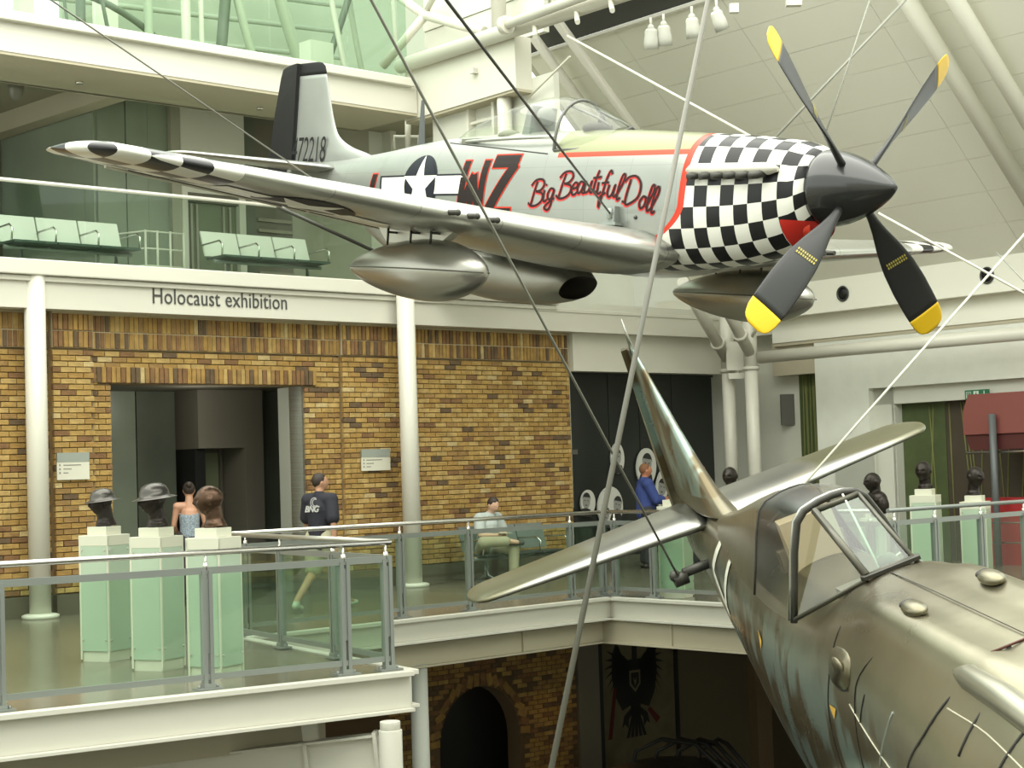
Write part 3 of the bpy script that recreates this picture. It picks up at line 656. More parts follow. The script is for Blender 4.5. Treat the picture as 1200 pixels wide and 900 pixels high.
# table: x, top, bottom, half width, exponent
TA = [(-0.74, .335, -.335, .335, 2.0), (-0.95, .405, -.52, .385, 2.1), (-1.25, .445, -.62, .41, 2.3), (-1.6, .48, -.69, .425, 2.5), (-2.2, .52, -.75, .44, 2.5), (-2.9, .565, -.78, .445, 2.4),
      (-3.4, .585, -.79, .445, 2.4), (-4.2, .60, -.80, .44, 2.3), (-5.0, .60, -.76, .43, 2.2), (-5.9, .575, -.68, .40, 2.1), (-6.5, .53, -.56, .36, 2.05), (-7.2, .455, -.43, .30, 2.0),
      (-8.0, .39, -.29, .225, 2.0), (-8.8, .36, -.17, .14, 2.0), (-9.2, .35, -.11, .085, 2.0), (-9.3, .33, -.08, .06, 2.0)]
def fus(tab, x):
    return [lerp_tab(tab, x, k) for k in (1, 2, 3, 4)]
def fus_pt(tab, x, th):
    t, b, w_, n = fus(tab, x); zc = (t + b) / 2 + (.06 if tab is TA and x < -.9 and x > -7 else 0); 
    c, s = math.cos(th), math.sin(th); h = (t - zc) if s > 0 else (zc - b)
    return V((x, w_ * abs(c) ** (2 / n) * (1 if c > 0 else -1), zc + h * abs(s) ** (2 / n) * (1 if s > 0 else -1)))
def fus_y(tab, x, z, side=-1):
    t, b, w_, n = fus(tab, x); zc = (t + b) / 2 + (.06 if tab is TA and x < -.9 and x > -7 else 0)
    h = (t - zc) if z > zc else (zc - b); r = min(abs(z - zc) / h, .999)
    return side * w_ * (1 - r ** n) ** (1 / n)
def loft(tab, x0, x1, nx, nth, uvfun=None, cap=True):
    m_ = MB(); vs = []; m_.uv = []
    for i in range(nx + 1):
        x = x0 + (x1 - x0) * i / nx; per = 0; last = None; row = []
        for k in range(nth):
            p = fus_pt(tab, x, 2 * PI * k / nth + PI / 2); row.append(p)
        acc = [0]
        for k in range(nth): acc.append(acc[-1] + (row[(k + 1) % nth] - row[k]).length)
        for k in range(nth):
            vs.append(row[k]); m_.uv.append((-x, acc[k] / acc[-1]))
    fs = [(i * nth + k, i * nth + (k + 1) % nth, (i + 1) * nth + (k + 1) % nth, (i + 1) * nth + k) for i in range(nx) for k in range(nth)]
    m_.add(vs, fs, 0, True)
    if cap: m_.f.append(list(range(nth))); m_.m.append(0); m_.sm.append(False); m_.f.append(list(range(nx * nth, nx * nth + nth))); m_.m.append(0); m_.sm.append(False)
    return m_
def build_local(m_, name, mats, parent, recalc=True, **k):     # vertices given in the parent's own axes
    W = WM[parent.name]; m_.v = [W @ p for p in m_.v]; return m_.build(name, mats, parent, recalc=recalc, **k)

def node_math(n, l, op, a, b=None, c=None):
    m = n.new('ShaderNodeMath'); m.operation = op
    for i, v in enumerate((a, b, c)):
        if v is None: continue
        if isinstance(v, (int, float)): m.inputs[i].default_value = v
        else: l.new(v, m.inputs[i])
    return m.outputs[0]
def mixc(n, l, f, a, b):
    m = n.new('ShaderNodeMix'); m.data_type = 'RGBA'; l.new(f, m.inputs[0])
    for i, v in ((6, a), (7, b)):
        if isinstance(v, tuple): m.inputs[i].default_value = (*v, 1)
        else: l.new(v, m.inputs[i])
    return m.outputs[2]
def xyz(n, l):
    tc = n.new('ShaderNodeTexCoord'); sp = n.new('ShaderNodeSeparateXYZ'); l.new(tc.outputs['Object'], sp.inputs[0]); return tc, sp.outputs
SILV = (0.42, 0.43, 0.40)
def silver(name, rough=.32, metal=.75, col=SILV):
    m = mat(name, col, rough, metal, var=.06, scale=2.0); n, l = nodes_of(m)
    return m
def fuselage_mat():
    m = bpy.data.materials.new('painted_fuselage'); m.use_nodes = True; n, l = nodes_of(m); b = n['Principled BSDF']
    tc, (X, Y, Z) = xyz(n, l); mt = lambda *a: node_math(n, l, *a)
    uvn = n.new('ShaderNodeUVMap'); sp = n.new('ShaderNodeSeparateXYZ'); l.new(uvn.outputs[0], sp.inputs[0])
    u = mt('FLOOR', mt('DIVIDE', mt('ADD', X, 2.10), .158)); v = mt('FLOOR', mt('MULTIPLY', mt('ADD', sp.outputs[1], .0), 18.0))
    chk = mt('MODULO', mt('ADD', mt('ADD', u, v), 100.0), 2.0)
    nz = n.new('ShaderNodeTexNoise'); nz.inputs['Scale'].default_value = 2.2; l.new(tc.outputs['Object'], nz.inputs['Vector'])
    base = mixc(n, l, nz.outputs[0], (0.25, 0.265, 0.245), (0.31, 0.32, 0.295))
    # panel joints
    jx = mt('LESS_THAN', mt('ABSOLUTE', mt('SUBTRACT', mt('FRACT', mt('DIVIDE', X, .62)), .5)), .006)
    jz = mt('LESS_THAN', mt('ABSOLUTE', mt('SUBTRACT', mt('FRACT', mt('DIVIDE', mt('ADD', Z, .02), .42)), .5)), .006)
    base = mixc(n, l, mt('MULTIPLY', mt('MAXIMUM', jx, jz), .35), base, (0.16, 0.16, 0.15))
    zz = mt('MINIMUM', mt('ADD', Z, .16), 0.0); xb = mt('SUBTRACT', mt('MULTIPLY', mt('MULTIPLY', zz, zz), -3.0), mt('SUBTRACT', 2.09, mt('MULTIPLY', Z, .08)))
    olive = mt('MULTIPLY', mt('GREATER_THAN', Z, .335), mt('GREATER_THAN', X, -3.95))
    stripe = mt('MULTIPLY', mt('MULTIPLY', mt('GREATER_THAN', Z, .285), mt('LESS_THAN', Z, .335)), mt('GREATER_THAN', X, -3.88))
    c = mixc(n, l, olive, base, (0.20, 0.21, 0.115)); c = mixc(n, l, stripe, c, (0.62, 0.045, 0.02))
    chc = mixc(n, l, chk, (0.78, 0.77, 0.70), (0.012, 0.012, 0.013))
    c = mixc(n, l, mt('GREATER_THAN', X, xb), c, chc)
    red = mt('MULTIPLY', mt('GREATER_THAN', X, mt('SUBTRACT', xb, .035)), mt('LESS_THAN', X, mt('ADD', xb, .045)))
    c = mixc(n, l, red, c, (0.62, 0.045, 0.02))
    chin = mt('MULTIPLY', mt('GREATER_THAN', X, -.99), mt('LESS_THAN', Z, -.30)); c = mixc(n, l, chin, c, (0.55, 0.03, 0.02))
    l.new(c, b.inputs['Base Color'])
    met = mt('MULTIPLY', mt('LESS_THAN', X, xb), .45); l.new(met, b.inputs['Metallic']); b.inputs['Roughness'].default_value = .34
    b.inputs['Coat Weight'].default_value = .08; b.inputs['Coat Roughness'].default_value = .15; b.inputs['Specular IOR Level'].default_value = .25
    return m
p51 = thing('fighter_plane', 'silver fighter plane with black and white checkered nose hanging above the brick wall', 'airplane', M=PM1)
FUSM = fuselage_mat(); SIL = silver('bare_aluminium'); RED = mat('red_trim', (.62, .045, .02), .35, coat=.3)
BLK = mat('gloss_black', (.014, .014, .014), .22, coat=.4); OFFW = mat('decal_white', (.78, .77, .70), .4); NAVY = mat('decal_navy', (.018, .02, .028), .4, spec=.12)
build_local(loft(TA, -.74, -9.3, 110, 72), 'fuselage', FUSM, p51)
# propeller
prop = bpy.data.objects.new('propeller', None); C.objects.link(prop); prop.parent = p51
WM[prop.name] = PM1.copy()
AX = Matrix.Rotation(PI / 2, 4, 'Y')       # lathe z -> +x
sp = MB(); prof = [(.335 * math.sqrt(max(0, 1 - (i / 20) ** 1.75)) if i < 20 else 0, -.72 + .72 * i / 20) for i in range(21)]
prof = [(.337, -.74)] + [(.337, -.70)] + [(.337 * (1 - ((i / 20)) ** 1.55) ** .80, -.70 + .70 * i / 20) for i in range(1, 21)]
sp.lathe(prof, 48, 0, AX); sp.add([(-.74, .337 * math.cos(2 * PI * k / 48), .337 * math.sin(2 * PI * k / 48)) for k in range(48)], [tuple(range(48))])
build_local(sp, 'spinner', BLK, prop)
BLADE = mat('matt_black_blade', (.022, .022, .022), .42); YEL = mat('yellow_tip', (.80, .50, .01), .4)
def blade(th):
    secs = [(.26, .07, .07, 62), (.36, .085, .06, 58), (.5, .13, .05, 52), (.7, .22, .042, 44), (.9, .29, .034, 38), (1.15, .325, .026, 32), (1.4, .325, .02, 28), (1.56, .31, .016, 26), (1.64, .27, .014, 25), (1.685, .20, .012, 24), (1.70, .12, .01, 24)]
    er = V((0, math.cos(th), math.sin(th))); et = V((0, -math.sin(th), math.cos(th))); ex = V((1, 0, 0)); n_ = 16; vs = []; mi = []
    def sec(r, c, t, tw):
        a = math.radians(tw); ch = et * math.cos(a) - ex * math.sin(a) * PSG; nr = ex * math.cos(a) + et * math.sin(a) * PSG
        return [er * r + V((-.45, 0, 0)) + ch * (c / 2 * math.cos(2 * PI * k / n_)) + nr * (t / 2 * math.sin(2 * PI * k / n_)) for k in range(n_)]
    def part(lo, hi, N):
        m_ = MB(); rows = []
        for i in range(N + 1):
            r = lo + (hi - lo) * i / N; 
            for j in range(len(secs) - 1):
                if secs[j][0] <= r <= secs[j + 1][0] + 1e-9:
                    t = (r - secs[j][0]) / (secs[j + 1][0] - secs[j][0]); q = [secs[j][k] * (1 - t) + secs[j + 1][k] * t for k in (1, 2, 3)]; break
            rows += sec(r, *q)
        m_.add(rows, [(i * n_ + k, i * n_ + (k + 1) % n_, (i + 1) * n_ + (k + 1) % n_, (i + 1) * n_ + k) for i in range(N) for k in range(n_)], 0, True)
        m_.add(rows[:n_], [tuple(range(n_))]); m_.add(rows[-n_:], [tuple(range(n_))]); return m_
    b = build_local(part(.26, 1.48, 20), 'propeller_blade', BLADE, prop)
    tip = part(1.48, 1.70, 8)
    # stencil on the blade
    a = math.radians(38); ch = et * math.cos(a) - ex * math.sin(a) * PSG; nr = ex * math.cos(a) + et * math.sin(a) * PSG
    m2 = MB()
    for k in range(9):
        for rr in range(2):
            cc = er * (.86 - rr * .035) + V((-.45, 0, 0)) + ch * (-.09 + k * .022) + nr * .022
            m2.add([cc, cc + ch * .013, cc + ch * .013 + er * .024, cc + er * .024], [(0, 1, 2, 3)])
    build_local(tip, 'blade_tip', YEL, prop); build_local(m2, 'stencil', mat('stencil_yellow', (.45, .38, .08), .6), prop, recalc=False)
PSG = -1
for k in range(4): blade(2.39012749 + k * PI / 2)
# wings
def airfoil(c, t, n=14):
    up = []; lo = []
    for i in range(n + 1):
        x = .5 * (1 - math.cos(PI * i / n)); y = 5 * t * (.2969 * math.sqrt(x) - .126 * x - .3516 * x * x + .2843 * x ** 3 - .1036 * x ** 4)
        up.append((x * c, y * c * 1.1)); lo.append((x * c, -y * c * .9))
    return up + lo[-2:0:-1]
def wing_mesh(stations, nseg=1):            # stations: (y, xLE, xTE, z, t)
    m_ = MB(); rows = []; n_ = None
    for (y, xl, xt, z, t) in stations:
        a = airfoil(xl - xt, t); n_ = len(a); rows += [V((xl - p[0], y, z + p[1])) for p in a]
    ns = len(stations)
    m_.add(rows, [(i * n_ + k, i * n_ + (k + 1) % n_, (i + 1) * n_ + (k + 1) % n_, (i + 1) * n_ + k) for i in range(ns - 1) for k in range(n_)], 0, True)
    m_.add(rows[:n_], [tuple(range(n_))]); m_.add(rows[-n_:], [tuple(range(n_))]); return m_
def wing_sta(sg):
    S = []
    for i in range(24):
        f = i / 23; y = .30 + f * 5.0; xl = -2.42 - .90 * f + (-.0 if y > 1.3 else .22 * (1.3 - y) / 1.0); xt = -5.20 + .60 * f
        S.append((sg * y, xl, xt, -.66 + .0875 * y, .15 - .035 * f))
    for k in range(1, 8):
        t = k / 7; y = 5.30 + .33 * math.sin(t * PI / 2); e = 1 - math.cos(t * PI / 2)
        S.append((sg * y, -3.32 - .55 * e, -4.60 + .55 * e, -.66 + .0875 * y, .115))
    return S
def wing_mat():
    m = bpy.data.materials.new('wing_metal'); m.use_nodes = True; n, l = nodes_of(m); b = n['Principled BSDF']
    tc, (X, Y, Z) = xyz(n, l); mt = lambda *a: node_math(n, l, *a)
    nz = n.new('ShaderNodeTexNoise'); nz.inputs['Scale'].default_value = 1.5; nz.inputs['Detail'].default_value = 6; l.new(tc.outputs['Object'], nz.inputs['Vector'])
    c = mixc(n, l, nz.outputs[0], (0.46, 0.46, 0.42), (0.56, 0.56, 0.51))
    u = mt('FLOOR', mt('DIVIDE', X, .30)); v = mt('FLOOR', mt('DIVIDE', mt('ADD', mt('ABSOLUTE', Y), .02), .26)); chk = mt('MODULO', mt('ADD', mt('ADD', u, v), 100.0), 2.0)
    cc = mixc(n, l, chk, (0.74, 0.73, 0.66), (0.014, 0.014, 0.014)); tip = mt('GREATER_THAN', mt('ABSOLUTE', Y), 4.40)
    jy = mt('LESS_THAN', mt('ABSOLUTE', mt('SUBTRACT', mt('FRACT', mt('DIVIDE', Y, .8)), .5)), .006)
    c = mixc(n, l, mt('MULTIPLY', jy, .5), c, (.12, .12, .11)); c = mixc(n, l, tip, c, cc); l.new(c, b.inputs['Base Color'])
    l.new(mt('SUBTRACT', .8, mt('MULTIPLY', tip, .6)), b.inputs['Metallic']); b.inputs['Roughness'].default_value = .30
    bp = n.new('ShaderNodeBump'); bp.inputs['Strength'].default_value = .08; bp.inputs['Distance'].default_value = .05; nz2 = n.new('ShaderNodeTexNoise'); nz2.inputs['Scale'].default_value = 3.0
    l.new(tc.outputs['Object'], nz2.inputs['Vector']); l.new(nz2.outputs[0], bp.inputs['Height']); l.new(bp.outputs[0], b.inputs['Normal'])
    return m
WMT = wing_mat()
for sg, lab in ((-1, 'wing on the side facing the viewer'), (1, 'far wing behind the nose')):
    build_local(wing_mesh(wing_sta(sg)), 'wing', WMT, p51, label=lab)
def zw(y): return -.66 + .0875 * abs(y)
# aileron and flap lines, underside roundel, control mass
def wing_under(x, y, off=.008):
    f = (abs(y) - .3) / 5; xl = -2.42 - .9 * f; xt = -5.2 + .6 * f; c = xl - xt; xx = min(max((xl - x) / c, 0.001), .999); t = .15 - .035 * f
    yt = 5 * t * (.2969 * math.sqrt(xx) - .126 * xx - .3516 * xx * xx + .2843 * xx ** 3 - .1036 * xx ** 4) * c * .9
    return V((x, y, zw(y) - yt - off))
for (y0, y1) in ((-2.9, -.6), (-4.9, -2.95)):
    q = MB(); q.path([wing_under(-5.2 + .6 * (abs(y0 + (y1 - y0) * k / 8) - .3) / 5 + .45, y0 + (y1 - y0) * k / 8, .0) for k in range(9)], .008, 5); build_local(q, 'flap_hinge_line', mat('dark_gap_line', (.04, .04, .035), .6), p51)
    q = MB(); q.path([(-5.2 + .6 * (abs(y0 + (y1 - y0) * k / 8) - .3) / 5 + .03, y0 + (y1 - y0) * k / 8, zw(y0 + (y1 - y0) * k / 8) - .012) for k in range(9)], .016, 6); build_local(q, 'trailing_strip', mat('trailing_cream', (.62, .60, .50), .5), p51)
def drape(m_, vs, fs, fn, mi=0, step=.07):
    v2, f2_ = subdiv2d(vs, fs, step); m_.add([fn(v[0], v[1]) for v in v2], f2_, mi, False)
def circ(cx, cy, r, n=40): return [(cx + r * math.cos(2 * PI * k / n), cy + r * math.sin(2 * PI * k / n)) for k in range(n)]
def star(cx, cy, r, rot=0): return [(cx + (r if k % 2 == 0 else r * .382) * math.sin(rot + k * PI / 5), cy + (r if k % 2 == 0 else r * .382) * math.cos(rot + k * PI / 5)) for k in range(10)]
def poly(p): 
    t = tessellate_polygon([[V((a[0], a[1], 0)) for a in p]]); return p, [tuple(i) for i in t]
q = MB(); drape(q, *poly(circ(-3.65, -3.5, .46)), lambda a, b: wing_under(a, b, .006), 0); drape(q, *poly(star(-3.65, -3.5, .46)), lambda a, b: wing_under(a, b, .009), 1)
for s_ in (-1, 1):
    y0 = -3.5 + s_ * .40; y1 = -3.5 + s_ * .86; drape(q, [(-3.78, y0), (-3.78, y1), (-3.50, y1), (-3.50, y0)], [(0, 1, 2, 3)], lambda a, b: wing_under(a, b, .007), 1)
build_local(q, 'roundel', [NAVY, OFFW], p51, recalc=False)
# guns
for y in (-2.52, -2.33, -2.13):
    f = (abs(y) - .3) / 5; xl = -2.42 - .9 * f; q = MB(); q.tube((xl - .05, y, zw(y) + .01), (xl + .10, y, zw(y) + .01), .028, .024, 12); q.ball((xl + .10, y, zw(y) + .01), .03, 10); build_local(q, 'gun_muzzle', mat('gun_dark', (.06, .058, .05), .5, .5), p51)
for y in (2.52, 2.33, 2.13):
    f = (abs(y) - .3) / 5; xl = -2.42 - .9 * f; q = MB(); q.tube((xl - .05, y, zw(y) + .01), (xl + .10, y, zw(y) + .01), .028, .024, 12); build_local(q, 'gun_muzzle', mat('gun_dark', (.06, .058, .05)), p51)
# tail
def fin_poly_mesh(poly_xz, thick, nx=10):   # an upright slab whose section is pinched at its edges
    m_ = MB(); 
    zs = sorted(set(p[1] for p in poly_xz))
    return m_
def surf_between(le, te, tfun, n=12, zs=24):    # fin by leading/trailing edge curves: lists of (x, z) with equal length
    rows = []; m_ = MB()
    k = len(le); n_ = None
    for i in range(k):
        a = airfoil(le[i][0] - te[i][0], tfun(i / (k - 1)), n); n_ = len(a)
        for p in a:
            fr = p[0] / max(le[i][0] - te[i][0], 1e-4); rows.append(V((le[i][0] - p[0], p[1], le[i][1] * (1 - fr) + te[i][1] * fr)))
    m_.add(rows, [(i * n_ + j, i * n_ + (j + 1) % n_, (i + 1) * n_ + (j + 1) % n_, (i + 1) * n_ + j) for i in range(k - 1) for j in range(n_)], 0, True)
    m_.add(rows[:n_], [tuple(range(n_))]); m_.add(rows[-n_:], [tuple(range(n_))]); return m_
def resample(pts, n):
    d = [0]
    for a, b in zip(pts, pts[1:]): d.append(d[-1] + math.dist(a, b))
    out = []
    for i in range(n):
        t = d[-1] * i / (n - 1)
        for j in range(len(pts) - 1):
            if d[j] <= t <= d[j + 1] + 1e-9:
                f = (t - d[j]) / max(d[j + 1] - d[j], 1e-9); out.append((pts[j][0] * (1 - f) + pts[j + 1][0] * f, pts[j][1] * (1 - f) + pts[j + 1][1] * f)); break
    return out
le = spline2([(-7.35, .30), (-7.62, .43), (-8.0, .53), (-8.27, .66), (-8.40, .85), (-8.52, 1.15), (-8.62, 1.42)], 4)
zl = [p[1] for p in le]
te = [(-9.205, max(p[1], .1)) for p in le]
build_local(surf_between(le, te, lambda f: .10 - .03 * f), 'fin', silver('fin_grey', .38, .4, (.29, .30, .28)), p51)
capl = [(-8.62, 1.42), (-8.635, 1.47), (-8.66, 1.52), (-8.72, 1.56), (-8.8, 1.575)]; capt = [(-9.205, 1.42), (-9.205, 1.47), (-9.205, 1.52), (-9.205, 1.56), (-9.205, 1.575)]
build_local(surf_between(capl, capt, lambda f: .075 - .05 * f), 'fin_cap', mat('matt_black_paint', (.02, .02, .02), .5, spec=.12), p51)
rl = [(-9.215, -.10), (-9.215, .2), (-9.215, .6), (-9.215, 1.0), (-9.215, 1.40), (-9.215, 1.52), (-9.215, 1.575)]
rt = [(-9.70, -.12), (-9.83, .0), (-9.80, .5), (-9.73, 1.0), (-9.64, 1.42), (-9.60, 1.52), (-9.48, 1.565)]
m_ = MB(); rows = []
for (a, b) in zip(rl, rt):
    h = .045; rows += [V((a[0], -h, a[1])), V((a[0], h, a[1])), V((b[0] + .02, .006, b[1])), V((b[0] + .02, -.006, b[1]))]
m_.add(rows, [(i * 4 + j, i * 4 + (j + 1) % 4, i * 4 + 4 + (j + 1) % 4, i * 4 + 4 + j) for i in range(6) for j in range(4)] + [(0, 1, 2, 3), (24, 25, 26, 27)])
build_local(m_, 'rudder', mat('matt_black_paint', (.02, .02, .02), .5, spec=.12), p51)
for sg in (-1, 1):
    st = []
    for i in range(10):
        f = i / 9; y = .05 + 1.85 * f; st.append((sg * y, -8.08 - .33 * f, -9.18 + .08 * f, .27, .10 - .02 * f))
    for k in range(1, 5):
        t = k / 4; e = 1 - math.cos(t * PI / 2); st.append((sg * (1.9 + .12 * math.sin(t * PI / 2)), -8.41 - .3 * e, -9.10 + .3 * e, .27, .08))
    build_local(wing_mesh(st), 'tailplane', SIL, p51)
# drop tanks
def tank(sg):
    y = sg * 2.2; Mx = Matrix.Translation((0, y, -.93)) @ AX
    pr = [(0, -4.72)] + [(.285 * (max(0, 1 - abs((x + 3.45) / (.79 if x > -3.45 else 1.29)) ** (2.1 if x > -3.45 else 1.75))) ** .72, x) for x in [-4.68 + i * .08 for i in range(25)]] + [(0, -2.66)]
    m_ = MB(); m_.lathe(pr, 36, 0, Mx); t = build_local(m_, 'drop_tank', silver('tank_metal', .3, .85, (.36, .35, .31)), p51)
    s_ = MB(); n_ = 50
    ring = []
    for i in range(n_):
        a = 2 * PI * i / n_; x = -3.68 + 1.0 * math.cos(a); 
        r = .285 * (max(0, 1 - abs((x + 3.45) / (.79 if x > -3.45 else 1.29)) ** (2.1 if x > -3.45 else 1.75))) ** .72
        ring.append((x, y + (r + .006) * (1 if math.sin(a) > 0 else -1), -.93))
    ring = [(p[0], p[1], p[2]) for p in ring]
    s_.path(ring + [ring[0]], .006, 5); 
    o_ = build_local(s_, 'weld_seam', mat('seam_dark', (.12, .115, .10), .4, .8), t)
    pl = MB(); st = [(.0, -3.1, -4.0)]; pr2 = [(-3.05, -.42), (-3.0, -.52), (-3.15, -.60), (-3.3, -.69), (-4.1, -.69), (-4.2, -.60), (-4.35, -.42)]
    pl.prism(pr2, y - .05, y + .05, 0, None, 'y'); build_local(pl, 'pylon', mat('pylon_light', (.60, .58, .50), .4, .3), p51)
    br = MB()
    for x in (-3.3, -3.6, -3.95): br.tube((x, y - .15, -.55), (x, y - .15, -.72), .012, n=6); br.tube((x, y - .14, -.6), (x, y + .14, -.6), .012, n=6)
    o_ = build_local(br, 'sway_brace', mat('gun_dark', (.06, .058, .05)), p51); o_['kind'] = 'stuff'
tank(-1); tank(1)
# radiator scoop
TS = [(-3.86, -.86, -1.10, .23, 2.3), (-4.0, -.78, -1.13, .27, 2.4), (-4.5, -.68, -1.17, .30, 2.5), (-5.2, -.60, -1.15, .32, 2.4), (-6.0, -.5, -1.02, .31, 2.3), (-6.8, -.35, -.76, .28, 2.2), (-7.4, -.2, -.5, .2, 2.0)]
m_ = loft(TS, -3.86, -7.35, 30, 32, cap=False)
for i, p in enumerate(m_.v):
    if p.x > -4.3: p.x += (-p.z - .95) * -.9 * (1 - min((-3.86 - p.x) / .45, 1))
ring0 = [m_.v[k].copy() for k in range(32)]
build_local(m_, 'radiator_scoop', silver('scoop_metal', .36, .7, (.30, .29, .25)), p51)
inn = MB(); rows = ring0 + [V((p.x - .5, p.y * .75, -.95 + (p.z + .95) * .7)) for p in ring0]
inn.add(rows, [(k, (k + 1) % 32, 32 + (k + 1) % 32, 32 + k) for k in range(32)] + [tuple(range(32, 64))], 0, True); build_local(inn, 'intake_mouth', mat('intake_dark', (.035, .03, .022), .7), p51)
# chin intake under the spinner
ci = MB(); ci.lathe([(.155, -.62), (.175, -.66), (.18, -.80), (.16, -.84), (.13, -.80), (.13, -.64)], 24, 0, Matrix.Translation((-.16, 0, -.335)) @ Matrix.Diagonal((1, 1.1, .75, 1)) @ AX); build_local(ci, 'chin_intake', RED, p51)
# exhausts
ex = MB(); ex.path([(-.98, -.405, .13), (-1.06, -.425, .135), (-1.95, -.465, .135), (-2.03, -.45, .13)], [.02, .055, .055, .02], 14); 
build_local(ex, 'exhaust_shroud', mat('shroud_cream', (.62, .60, .52), .4, .3), p51)
for k in range(6):
    q = MB(); x = -1.15 - k * .15; q.path([(x + .05, -.43, .10), (x, -.485, .075), (x - .065, -.51, .065)], [.035, .036, .032], 10); build_local(q, 'exhaust_stack', mat('gun_dark', (.06, .058, .05)), p51)
# cockpit
def canopy_pt(x, th, tabc):
    return None
TC = [(-3.98, .90, .46, .35, 2.0), (-4.2, .945, .47, .355, 2.0), (-4.45, .945, .48, .355, 2.0), (-4.8, .90, .50, .335, 2.0), (-5.2, .81, .50, .29, 2.0), (-5.6, .69, .50, .22, 2.0), (-5.88, .58, .50, .12, 2.0)]
def half_loft(tab, x0, x1, nx, nth, name, m, par, zf=None, thick=0):
    q = MB(); vs = []
    for i in range(nx + 1):
        x = x0 + (x1 - x0) * i / nx; t, b, w_, n_ = fus(tab, x)
        for k in range(nth + 1):
            th = PI * k / nth; vs.append((x, w_ * math.cos(th), b + (t - b) * math.sin(th) ** .85))
    q.add(vs, [(i * (nth + 1) + k, i * (nth + 1) + k + 1, (i + 1) * (nth + 1) + k + 1, (i + 1) * (nth + 1) + k) for i in range(nx) for k in range(nth)], 0, True)
    return build_local(q, name, m, par, recalc=True)
half_loft(TC, -3.98, -5.88, 26, 24, 'canopy_glass', G_CAN, p51)
# canopy lower rail fairing
q = MB(); 
for sg in (-1, 1):
    pts = [(x, sg * (lerp_tab(TC, x, 3) + .012), .50) for x in [-3.98 - i * .19 for i in range(11)]]; q.path(pts, .018, 8)
build_local(q, 'canopy_rail', SIL, p51)
TW = [(-3.28, .60, .46, .24, 2.0), (-3.5, .72, .40, .325, 2.0), (-3.75, .83, .36, .36, 2.0), (-3.98, .90, .36, .37, 2.0)]
half_loft(TW, -3.30, -3.97, 10, 20, 'windscreen_glass', G_CAN, p51)
q = MB(); FRM = mat('frame_grey', (.13, .13, .12), .4, .4)
arch = [( -3.97, .375 * math.cos(t), .36 + .54 * math.sin(t) ** .85) for t in [PI * k / 20 for k in range(21)]]; q.path(arch, .016, 8)
for sg in (-1, 1): q.path([(-3.97, sg * .17, .82), (-3.6, sg * .16, .70), (-3.38, sg * .17, .60)], .013, 8); q.path([(-3.97, sg * .375, .36), (-3.65, sg * .355, .37), (-3.42, sg * .31, .43), (-3.30, sg * .22, .50), (-3.26, 0, .61)], .014, 8)
build_local(q, 'windscreen_frame', FRM, p51)
q = MB(); q.prism([(-4.62, .40), (-4.58, .86), (-4.64, .88), (-4.76, .40)], -.17, .17, 0, None, 'y'); q.ball((-4.55, 0, .76), (.06, .13, .10), 14); build_local(q, 'seat_headrest', mat('seat_grey', (.20, .21, .20), .5), p51)
q = MB(); q.rng(-5.6, -4.7, -.26, .26, .45, .53); q.ball((-5.0, -.1, .56), (.16, .1, .07), 12); build_local(q, 'cockpit_deck', mat('cockpit_green', (.16, .16, .12), .6), p51)
q = MB(); q.ball((-3.75, 0, .60), (.10, .2, .08), 12); q.tube((-3.75, 0, .62), (-3.72, 0, .74), .02); build_local(q, 'gunsight', mat('gun_dark', (.06, .058, .05)), p51)
q = MB(); q.prism([(-6.70, .50), (-6.60, .50), (-6.66, 1.02), (-6.69, 1.02)], -.012, .012, 0, None, 'y'); build_local(q, 'antenna_mast', mat('mast_dark', (.08, .09, .09), .4), p51)
q = MB(); q.path([(x, fus_y(TA, x, .50 + (x + 5.85) * -.095) - .003, .50 + (x + 5.85) * -.095) for x in [-5.85 + i * .1 for i in range(19)]], .006, 5); build_local(q, 'canopy_sill_line', mat('dark_gap_line', (.04, .04, .035)), p51)
# markings
def side(tab, off, sgn=-1): return lambda x, z: V((x, fus_y(tab, x, z, sgn) + sgn * off, z))
for sg, off in ((-1, 0), (1, 0)):
    q = MB(); cx, cz = -6.12, .03
    drape(q, *poly(circ(cx, cz, .335)), side(TA, .004, sg), 0)
    for a, b in ((cx - .80, cx + .80),): drape(q, [(a - .02, cz - .115), (b + .02, cz - .115), (b + .02, cz + .115), (a - .02, cz + .115)], [(0, 1, 2, 3)], side(TA, .005, sg), 0)
    for a, b in ((cx - .78, cx - .20), (cx + .20, cx + .78)): drape(q, [(a, cz - .095), (b, cz - .095), (b, cz + .095), (a, cz + .095)], [(0, 1, 2, 3)], side(TA, .0065, sg), 1)
    drape(q, *poly([(p[0], p[1]) for p in circ(cx, cz, .30)]), side(TA, .008, sg), 0)
    drape(q, *poly(star(cx, cz + .0, .335)), side(TA, .0095, sg), 1)
    build_local(q, 'roundel', [NAVY, OFFW], p51, recalc=False)
def block(m_, strokes, x0, z0, w_, h_, sl, th, sgn=-1):
    for mi, ex_, off in ((1, .024, .004), (0, 0, .007)):
        for (a, b) in strokes:
            ax, az, bx, bz = a[0] * w_, a[1] * h_, b[0] * w_, b[1] * h_; d = V((bx - ax, bz - az)); d.normalize(); nn_ = V((-d.y, d.x)) * (th / 2 + ex_ * .6); e = d * (ex_ * .6)
            P_ = [(ax - e.x + nn_.x, az - e.y + nn_.y), (ax - e.x - nn_.x, az - e.y - nn_.y), (bx + e.x - nn_.x, bz + e.y - nn_.y), (bx + e.x + nn_.x, bz + e.y + nn_.y)]
            P_ = [(x0 + p[0] + p[1] * sl, z0 + p[1]) for p in P_]
            drape(m_, P_, [(0, 1, 2, 3)], side(TA, off, sgn), mi)
LET = [mat('code_black', (.022, .016, .015), .4, spec=.12), mat('code_red', (.55, .04, .02), .4, spec=.12)]
q = MB()
